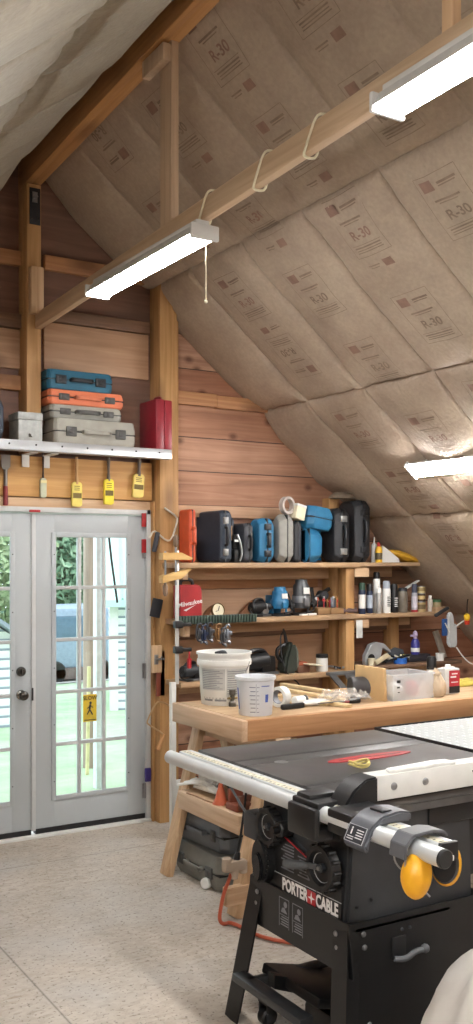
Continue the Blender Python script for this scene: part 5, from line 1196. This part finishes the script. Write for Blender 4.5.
# brushes hanging on the header plank
def brush(label, px, ptop, phead, pbot, w, hm, bm, lean=0, cover=True):
    q0, q1, q2 = at(px, ptop, 5.87), at(px, phead, 5.87), at(px, pbot, 5.87)
    t = thing('paint_brush', label, 'brush', (q1.x, 5.868, q1.z), 0, 'brushes hung on the plank above the door', (0, lean, 0))
    h1 = q0.z-q1.z; h2 = q1.z-q2.z
    b = B(); b.tube([(0, 0, -.002), (0, 0, h1*.35), (0, 0, h1*.8), (0, 0, h1)], [w*.22, w*.12, w*.17, w*.12], 10); b.build('handle', hm, t)
    b = B(); b.prism([(-w*.5, 0), (-w*.5, -h2*.97), (w*.2, -h2), (w*.5, -h2*.93), (w*.5, 0), (w*.3, .012), (-w*.3, .012)], -.012, .012, 'y', .003); b.build('bristle_cover', bm, t)
    b = B()
    if cover:
        b.box(-w*.42, w*.42, -.0135, -.012, -h2*.62, -h2*.40); 
        for k in range(3): b.box(-w*.3, w*.25, -.0135, -.012, -h2*(.12+.08*k), -h2*(.09+.08*k))
        b.build('cover_print', plain('cover_ink', '#6b5a2a', .6), t)
    b = B(); b.cyl((0, -.01, h1*.94), (0, .016, h1*.94), .004, n=8); b.build('nail', STEEL, t)
    return t
YB = plain('brush_yellow', '#e0cf6a', .5); YB2 = plain('brush_yellow2', '#ead93f', .5)
HW = wood('handle_birch', '#b58a58', '#d2ac79', 2, 0); HG = plain('handle_grey', '#6e655b', .5)
brush('pale yellow covered brush with slim birch handle, left of three', 76.5, 457, 484, 507, .068, HW, YB)
brush('bright yellow covered brush with dark band and grey handle', 108.5, 457, 481, 505, .066, HG, YB2)
brush('short yellow covered brush with tilted dark handle, near the post', 138.5, 457, 476, 498, .078, HG, plain('brush_yellow3', '#e6cf72', .5), .06)
q = brush('narrow brush with dark handle and pale bristles behind steel edge', 43, 453, 480, 498, .04, plain('handle_dark', '#3e2a22', .5), plain('bristle_pale', '#b9bda6', .7), 0, False)
b = B(); b.box(-.02, .02, -.014, -.012, -.02, -.002); b.build('ferrule', plain('ferrule', '#d8cf9a', .4), q)
q0 = at(5.5, 458, 5.87)
sc_ = thing('scraper', 'putty scraper with red handle hanging at the left picture edge', 'scraper', (q0.x, 5.868, q0.z))
b = B(); b.prism([(-.028, .02), (.03, .02), (.03, -.05), (.012, -.075), (-.012, -.075), (-.028, -.05)], -.003, .003, 'y', .001); b.cyl((0, 0, -.07), (0, 0, -.18), .012, n=12); b.build('blade', plain('scraper_steel', '#76716b', .4, .6), sc_)
b = B(); b.cyl((0, 0, -.17), (0, 0, -.29), .014, .016, n=14, bev=.004); b.build('handle', plain('handle_red', '#7d2a2c', .5), sc_)
# ================================================================== ON THE BENCH
ZB = BZ+.0005
MILK = NT('milky_plastic'); MILK.b.inputs['Base Color'].default_value = lin('#e3e6ea'); MILK.b.inputs['Roughness'].default_value = .35; MILK.b.inputs['Alpha'].default_value = .9; MILK = MILK.m
p = on(224, 706, BZ); c = Vector((p.x+.06, p.y+.10, ZB))
bk = thing('bucket', 'big white bucket with grey printed label at the left bench end', 'bucket', c, 0)
R0, R1, HB = .125, .146, .285
b = B(); b.lathe([(R0, 0), (R0+.003, .004), (R1-.006, HB-.07), (R1+.004, HB-.07), (R1+.006, HB-.055), (R1+.004, HB-.04), (R1, HB-.04), (R1, HB-.012), (R1+.008, HB-.012), (R1+.008, HB), (R1-.003, HB), (R1-.008, HB-.06), (R0-.004, .008), (0, .006)], 40, 0, None, False)
b.build('shell', WHITE, bk)
def curved(b, a0, a1, z0, z1, off, n=14, mi=0):
    def P(a, z):
        r = R0+(R1-.006-R0)*z/(HB-.07)+off; return (r*math.sin(a), -r*math.cos(a), z)
    for k in range(n):
        u, v = a0+(a1-a0)*k/n, a0+(a1-a0)*(k+1)/n
        b.quad(P(u, z0), P(v, z0), P(v, z1), P(u, z1), mi)
A0 = -math.radians(31)
b = B(); curved(b, A0-1.05, A0+.05, .085, .20, .002); curved(b, A0+.10, A0+1.1, .05, .20, .002); curved(b, A0-1.0, A0+.02, .03, .045, .002)
lb = b.build('label', plain('label_pale', '#b9bbb8', .6), bk)
b = B()
for k in range(11):
    curved(b, A0-1.0, A0-.05-.12*(k % 3), .092+.0095*k, .0955+.0095*k, .0025)
    curved(b, A0+.14, A0+1.05-.15*(k % 2), .065+.012*k, .069+.012*k, .0025)
curved(b, A0-.95, A0-.5, .025, .036, .0025); curved(b, A0-.4, A0+.1, .025, .036, .0025)
b.build('label_print', plain('label_ink', '#7d8083', .6), lb)
b = B(); b.tube([((R1+.006)*math.cos(a), (R1+.006)*math.sin(a)*.3+.10*0-.0, HB-.05-.13*math.sin(a)) for a in [PI*k/18 for k in range(19)]], .003, 6); b.xf(RZ(PI/2+.6)); b.build('bail_handle', STEEL, bk)
b = B(); b.tube([(0.02, .03, .2), (.0, -.02, HB-.02), (-.03, -.05, HB+.004), (-.06, -.01, HB-.01)], .012, 8, sm=2); b.build('bucket_contents', DARKG, bk)
p = on(257, 716.5, BZ); c = Vector((p.x+.035, p.y+.07, ZB))
R0, R1, HB = .083, .101, .255*.77
mb = thing('measuring_bucket', 'small translucent measuring bucket with blue print in front of big one', 'bucket', c, 0)
b = B(); b.lathe([(R0, 0), (R0+.002, .004), (R1-.004, HB-.02), (R1+.005, HB-.014), (R1+.005, HB), (R1-.004, HB), (R1-.008, HB-.02), (R0-.004, .006), (0, .005)], 36, 0, None, False); b.build('shell', MILK, mb)
b = B()
def curved2(b, a0, a1, z0, z1, off=.0015):
    def P(a, z):
        r = R0+(R1-.004-R0)*z/(HB-.02)+off; return (r*math.sin(a), -r*math.cos(a), z)
    for k in range(8):
        u, v = a0+(a1-a0)*k/8, a0+(a1-a0)*(k+1)/8
        b.quad(P(u, z0), P(v, z0), P(v, z1), P(u, z1))
for k in range(7): curved2(b, A0-.35+.05*(k % 2), A0-.02, .02+.021*k, .024+.021*k); curved2(b, A0+.05, A0+.2-.06*(k % 2), .02+.021*k, .023+.021*k)
curved2(b, A0+.01, A0+.025, .01, .165); b.build('scale_print', plain('scale_ink', '#6b7180', .6), mb)
b = B(); curved2(b, A0+.55, A0+.75, .07, .11); curved2(b, A0+.3, A0+.8, .15, .155); curved2(b, A0-1.35, A0-1.15, .03, .14); b.build('blue_print', plain('print_blue', '#4a5fa8', .6), mb)
# small hardware between the buckets
p = on(234, 708, BZ); vt = thing('metal_fitting', 'small metal fitting between the two buckets', 'fitting', (p.x+.02, p.y+.05, ZB))
b = B(); b.lathe([(.02, 0), (.02, .02), (.012, .03), (.012, .06), (.018, .065), (.018, .09)], 14); b.build('body', plain('fit_dark', '#5a5750', .4, .4), vt)
b = B(); b.cyl((-.03, 0, .045), (.03, 0, .045), .006); b.build('pin', plain('fit_brass', '#8d7a50', .4, .5), vt)
# masking tape roll standing on edge
p = on(283, 708, BZ); o = thing('tape_roll', 'fat white tape roll standing on edge right of measuring bucket', 'tape', (p.x+.01, p.y+.04, ZB+.055), 0, None, (0, 0, .35))
b = B(); b.lathe([(.055, -.025), (.055, .025), (.038, .027), (.038, -.027), (.055, -.025)], 30, 0, RY(PI/2), False); b.build('roll', WHITE, o)
b = B(); b.lathe([(.0375, -.024), (.0375, .024), (.034, .024), (.034, -.024), (.0375, -.024)], 30, 0, RY(PI/2), False); b.build('core', plain('core_grey', '#8b8f96', .6), o)
ca = thing('caulk_gun', 'black handled tool lying in front of the wood strips', 'tool', on(296, 709, ZB)+Vector((0, 0, 0)), .2)
b = B(); b.bar((-.09, .02, .016), (.06, .0, .016), .025, .028, .008); b.build('handle', BLACK, ca)
b = B(); b.cyl((.05, .06, .03), (.12, .06, .03), .026, n=18, bev=.003); b.build('canister', WHITE, ca)
b = B(); b.cyl((.12, .06, .03), (.135, .06, .03), .027, n=18); b.build('lid', BLACK, ca)
# wood strips
STR = wood('strip_wood', '#cdb182', '#e6d0a6', 0, 0)
for i, (a, c_, w, h, lab) in enumerate((
    ((282, 694), (352, 705), .035, .02, 'longest pale wood strip along the bench, lowest of the bundle'),
    ((287, 688), (345, 699), .04, .018, 'pale wood strip lying second in the bundle'),
    ((284, 683), (340, 692), .04, .018, 'pale wood strip at the back of the bundle'),
    ((292, 700), (330, 703), .03, .022, 'short pale strip in front of the bundle'))):
    q, r_ = on(*a, BZ+.02), on(*c_, BZ+.02); z = ZB+h/2+(.0 if i in (0, 3) else .0)
    b = B(); b.bar((q.x, q.y+.02, z+.0), (r_.x, r_.y+.02, z+.001), w, h, .002); tag(b.build('wood_strip', STR), lab, 'wood strip', 'pale wood strips on the bench')
b = B(); t = bmesh.new(); bmesh.ops.create_grid(t, x_segments=40, y_segments=24, size=1)
for v in t.verts:
    x, y = v.co.x, v.co.y; v.co = Vector((x*.13, y*.10, max(.002, .028+.05*noise.noise(Vector((x*2.5, y*3, 1)))+.02*noise.noise(Vector((x*7, y*7, 4)))-.03*max(abs(x), abs(y))**4)))
b.merge(t, 0)
FILM = NT('clear_film'); n = FILM.n; FILM.b.inputs['Base Color'].default_value = lin('#d6d3cc'); FILM.b.inputs['Roughness'].default_value = .18; FILM.b.inputs['Alpha'].default_value = .3; FILM = FILM.m
q = on(343, 694, BZ+.05); o = b.build('plastic_film', FILM, None, 60); o.location = (q.x, q.y-.02, ZB+.028); tag(o, 'crumpled clear plastic film draped over the wood strips', 'film')
b = B(); b.merge(sack_mesh((0, 0, .016), (.11, .05, .018), 12)); o = b.build('paper_bag', plain('bag_offwhite', '#cfccc6', .6)); o.location = on(318, 706, ZB)+Vector((0, .04, 0)); tag(o, 'flattened white bag at the bench front edge, left of pen', 'bag')
mk = thing('marker_pen', 'dark marker with red barrel pointing at the black cylinder', 'marker', on(350, 704, ZB)+Vector((0, .01, .012)), -.1)
b = B(); b.cyl((-.13, 0, 0), (.03, 0, 0), .008, n=12); b.build('barrel', plain('pen_red', '#8d2f35', .5), mk)
b = B(); b.cyl((.0, 0, 0.003), (.07, 0, .003), .0145, n=14, bev=.003); b.build('cap', BLACK, mk)
b = B(); b.bar((0, 0, .008), (.17, .0, .008), .02, .006, .001); o = b.build('metal_strip', plain('old_steel', '#706c66', .4, .5)); o.location = on(322, 708, ZB)+Vector((0, .03, .012)); tag(o, 'grey metal strip lying by the flattened bag', 'strip')
# black cylinder lying on its side
p = on(370, 699, BZ); bcy = thing('black_sleeve', 'charcoal plastic sleeve lying on its side against plywood piece', 'sleeve', (p.x-.015, p.y+.05, ZB+.0635), 0, None, (0, 0, -.35))
b = B(); b.lathe([(.055, -.075), (.060, -.07), (.060, .05), (.063, .055), (.063, .075), (.056, .075), (.053, -.073), (.055, -.075)], 32, 0, RY(PI/2), False); b.build('shell', plain('sleeve_char', '#3f3d3f', .55), bcy)
b = B(); b.lathe([(.052, -.07), (.001, -.07)], 32, 0, RY(PI/2), False); b.build('inner_disc', plain('sleeve_in', '#232224', .6), bcy)
# plywood piece and translucent bin
p = on(392, 702, BZ); 
b = B(); b.box(-.012, .006, 0, .24, 0, .185, .001); o = b.build('plywood_piece', plain('ply_pale', '#c9a878', .6, 0, .06)); o.location = (p.x-.016, p.y+.03, ZB); o.rotation_euler = (0, -.04, .06); tag(o, 'pale plywood piece standing on edge left of the clear bin', 'plywood')
bn = thing('storage_bin', 'translucent plastic bin with rags inside on the bench', 'bin', (p.x+.015, p.y+.01, ZB))
wB = on(429, 697, BZ).x-p.x-.01
BIN = NT('bin_plastic'); BIN.b.inputs['Base Color'].default_value = lin('#eef1f2'); BIN.b.inputs['Roughness'].default_value = .3; BIN.b.inputs['Alpha'].default_value = .35; BIN = BIN.m
b = B(); HBn = .145
for x0, x1, y0, y1, z0, z1 in ((0, wB, 0, .003, 0, HBn), (0, wB, .217, .22, 0, HBn), (0, .003, 0, .22, 0, HBn), (wB-.003, wB, 0, .22, 0, HBn), (0, wB, 0, .22, 0, .003)): b.box(x0, x1, y0, y1, z0, z1)
b.build('walls', BIN, bn)
b = B()
for x0, x1, y0, y1 in ((-.006, wB+.006, -.006, .003), (-.006, wB+.006, .217, .226), (-.006, .003, -.006, .226), (wB-.003, wB+.006, -.006, .226)): b.box(x0, x1, y0, y1, HBn-.008, HBn+.002, .001)
b.build('rim', BIN, bn)
b = B(); b.box(.03, .055, -.0008, 0, .10, .115); b.box(.03, .05, -.0008, 0, .07, .08); b.box(.035, .05, -.0008, 0, .045, .05); b.build('print', INKB, bn)
for (cx, cy, m, lab, s) in ((.06, .06, WHITE, 'white rag inside the translucent bin', 1), (.12, .10, plain('rag_grey', '#7d7a7c', .9), 'grey rag inside the translucent bin', 2), (.19, .07, plain('rag_red', '#b0545c', .9), 'pinkish red rag inside the translucent bin', 3)):
    b = B(); b.merge(sack_mesh((0, 0, .045), (.05, .045, .045 if s != 2 else .075), s)); o = b.build('rag', m); o.location = (p.x+.015+cx, p.y+.01+cy, ZB+.004); tag(o, lab, 'rag')
p = on(432, 690, BZ); spray('white spray can with big black cap behind the bin', 431.5, 657, .062, WHITE, BLACK, None, p.y+.17, .075, None, ZB, 1.02)
p = on(440, 698, BZ); b = B(); t = sack_mesh((0, 0, .05), (.062, .055, .075), 6)
for v in t.verts:
    if v.co.z > .085: k = max(.28, 1-(v.co.z-.085)*14); v.co.x *= k; v.co.y *= k; v.co.z += (v.co.z-.085)*.9
b.merge(t, 0); b.lathe([(.018, .10), (.032, .135), (.028, .14), (.005, .12)], 14, 0, None, False); b.tube([(.02*math.cos(a), .02*math.sin(a), .108) for a in [2*PI*k/14 for k in range(14)]], .005, 6, True)
o = b.build('cloth_bag', plain('cloth_tan', '#c4b096', .9), None, 60); o.location = (p.x+.025, p.y+.06, ZB); tag(o, 'small tied tan cloth bag between the bin and red tin', 'bag')
p = on(449, 695, BZ); pt = thing('solvent_tin', 'rectangular tin with red and black label on the bench', 'tin', (p.x-.01, p.y+.02, ZB))
wT = .115; hT = .15
b = B(); b.box(0, wT, 0, .075, 0, hT, .006); b.build('body', plain('tin_white', '#d3d3d0', .4), pt)
b = B(); b.box(.03, wT-.002, -.0012, 0, .006, hT-.012); b.build('label', plain('label_red', '#b02b38', .5), pt)
b = B(); b.box(.03, wT-.002, -.0018, -.001, .006, .045); b.box(.05, wT-.02, -.0018, -.001, hT-.035, hT-.028, 0, 1); b.box(.04, wT-.03, -.0018, -.001, hT-.055, hT-.045, 0, 1); b.box(.045, wT-.015, -.0018, -.001, .066, .072, 0, 1); b.build('printed_pattern', [INKB, LWHITE], pt)
b = B(); b.cyl((wT*.5, .04, hT), (wT*.5, .04, hT+.02), .018, n=16, bev=.003); b.box(wT*.15, wT*.9, .03, .05, hT, hT+.006, .002); b.build('cap', WHITE, pt)
b = B(); t = bmesh.new(); bmesh.ops.create_grid(t, x_segments=20, y_segments=12, size=1)
for v in t.verts: x, y = v.co.x, v.co.y; v.co = Vector((x*.13, y*.09, max(.002, .03+.03*noise.noise(Vector((x*2, y*2, 7)))-.03*max(abs(x), abs(y))**3)))
b.merge(t, 0); o = b.build('yellow_pouch', plain('pouch_olive', '#b3a34a', .5), None, 60); md = o.modifiers.new('s', 'SOLIDIFY'); md.thickness = .006
q = on(472, 688, BZ); o.location = (q.x+.06, q.y+.15, ZB+.004); tag(o, 'olive yellow pouch on the bench right of the red tin', 'pouch')
# ================================================================== FLOOR LEVEL
CF = plain('floor_case_grey', '#73726b', .5); CF2 = plain('floor_case_grey2', '#606468', .5)
q = on(182, 880, 0)
fa = case('grey tool case flat on the floor under the sawhorse shelf', (2.56, 4.66, 0.0005), .52, .18, .30, (CF, CF, CF, BLK2), False, -PI/2, 'flat', True, None, 'grey cases under the sawhorse', .5, .03, 'tool_case', .035)
fb = case('darker grey tool case stacked on the floor case', (2.59, 4.68, .1815), .50, .18, .28, (CF2, CF2, CF2, BLK2), False, -PI/2+.06, 'flat', True, None, 'grey cases under the sawhorse', .5, .03)
fc = case('third grey tool case nearer the saw beside the sawhorse spreader', (2.80, 4.255, .0005), .29, .24, .30, (CF2, CF, CF, BLK2), False, -PI/2+.02, None, False, None, 'grey cases under the sawhorse', .5, .03)
rl = thing('foam_roller', 'small yellow and white roller on the floor against the bottom case', 'roller', (2.60, 4.36, .031), 0, None, (0, 0, .5))
q = on(213, 886, 0); rl.location = (q.x-.03, q.y-.01, .031)
b = B(); b.cyl((-.02, 0, 0), (.05, 0, 0), .022, n=18); b.build('core', plain('roller_yellow', '#d6b53a', .5), rl)
b = B(); b.cyl((-.045, 0, 0), (-.018, 0, 0), .030, n=18, bev=.006); b.build('cap', WHITE, rl)
# extension cord
px_pts = [(248, 926, .02), (237, 928, .02), (226, 925, .02)]
A = [Vector((2.30, 3.58, .02)), on(246, 930, .02), on(232, 931, .02)]
leg = [atx(222, 922, 2.42), atx(221, 905, 2.42), atx(225, 890, 2.44), atx(229, 875, 2.46), atx(233, 868, 2.47)]
ec = thing('extension_cord', 'orange extension cord hanging at sawhorse leg and running under saw', 'cord')
ypl = 4.02
def ay(px, py): return at(px, py, ypl)
P = [ay(233, 869), ay(229, 880), ay(224, 892), ay(221, 906), ay(219, 920), ay(222, 930)+Vector((0, -.01, .0)), ay(232, 933)]
P = [Vector((v.x, v.y, max(v.z, .012))) for v in P]+[Vector((2.42, 3.75, .012)), Vector((2.62, 3.55, .012)), Vector((2.9, 3.5, .012))]
b = B(); b.tube(P, .009, 8, sm=2); b.build('cable', plain('cord_orange', '#b5563a', .5), ec)
CLEAR = NT('clear_plug'); CLEAR.b.inputs['Base Color'].default_value = lin('#c9b7a4'); CLEAR.b.inputs['Roughness'].default_value = .25; CLEAR.b.inputs['Alpha'].default_value = .75; CLEAR = CLEAR.m
v = ay(234, 866); b = B(); b.box(-.06, .06, -.025, .025, -.022, .03, .012); b.cyl((-.04, 0, -.02), (-.04, 0, .045), .024, n=14, bev=.004); b.cyl((.05, 0, -.04), (.05, 0, .02), .022, n=14, bev=.004); b.cyl((0, 0, -.06), (0, 0, -.01), .018, .026, n=14); b.xf(T(*v)); b.build('plug_block', CLEAR, ec)
SAWO = T(-2.0, -2.58, 0)
P = [ay(236, 862), ay(237, 852), ay(240, 840), ay(243, 820), ay(246, 795), ay(246, 780)]
b = B(); b.tube([(v.x, v.y, v.z) for v in P], .006, 8, sm=2)
v2 = ay(228, 782); v3 = atx(262, 835, 2.22)
b.tube([v2, (v2*.5+v3*.5)+Vector((0, 0, -.015)), v3], .006, 8, sm=2); b.xf(SAWO); sc2 = b.build('power_cord', BLACK, saw)
b = B(); b.cyl(ay(236, 864), ay(238, 852), .018, .013, n=14, bev=.003); b.xf(SAWO); b.build('plug', BLACK, sc2)
# ================================================================== LIGHT, CAMERA
sc_n = bpy.context.scene
w = bpy.data.worlds.new('sky'); sc_n.world = w; w.use_nodes = True; nt = w.node_tree
bg = nt.nodes['Background']; bg.inputs[0].default_value = (.86, .94, 1.0, 1); bg.inputs[1].default_value = 1.9
cam = bpy.data.cameras.new('camera'); co = bpy.data.objects.new('camera', cam); COL.objects.link(co)
co.location = (0, 0, EYE); co.rotation_euler = (PI/2, 0, -YAW)
cam.sensor_fit = 'VERTICAL'; cam.sensor_height = 36; cam.lens = 36*F/1024; cam.shift_y = (HY-512)/1024; cam.clip_start = .05; cam.clip_end = 300
sc_n.camera = co
vs = sc_n.view_settings; vs.view_transform = 'Standard'; vs.look = 'None'; vs.gamma = 1; vs.use_curve_mapping = False; vs.exposure = 0.95
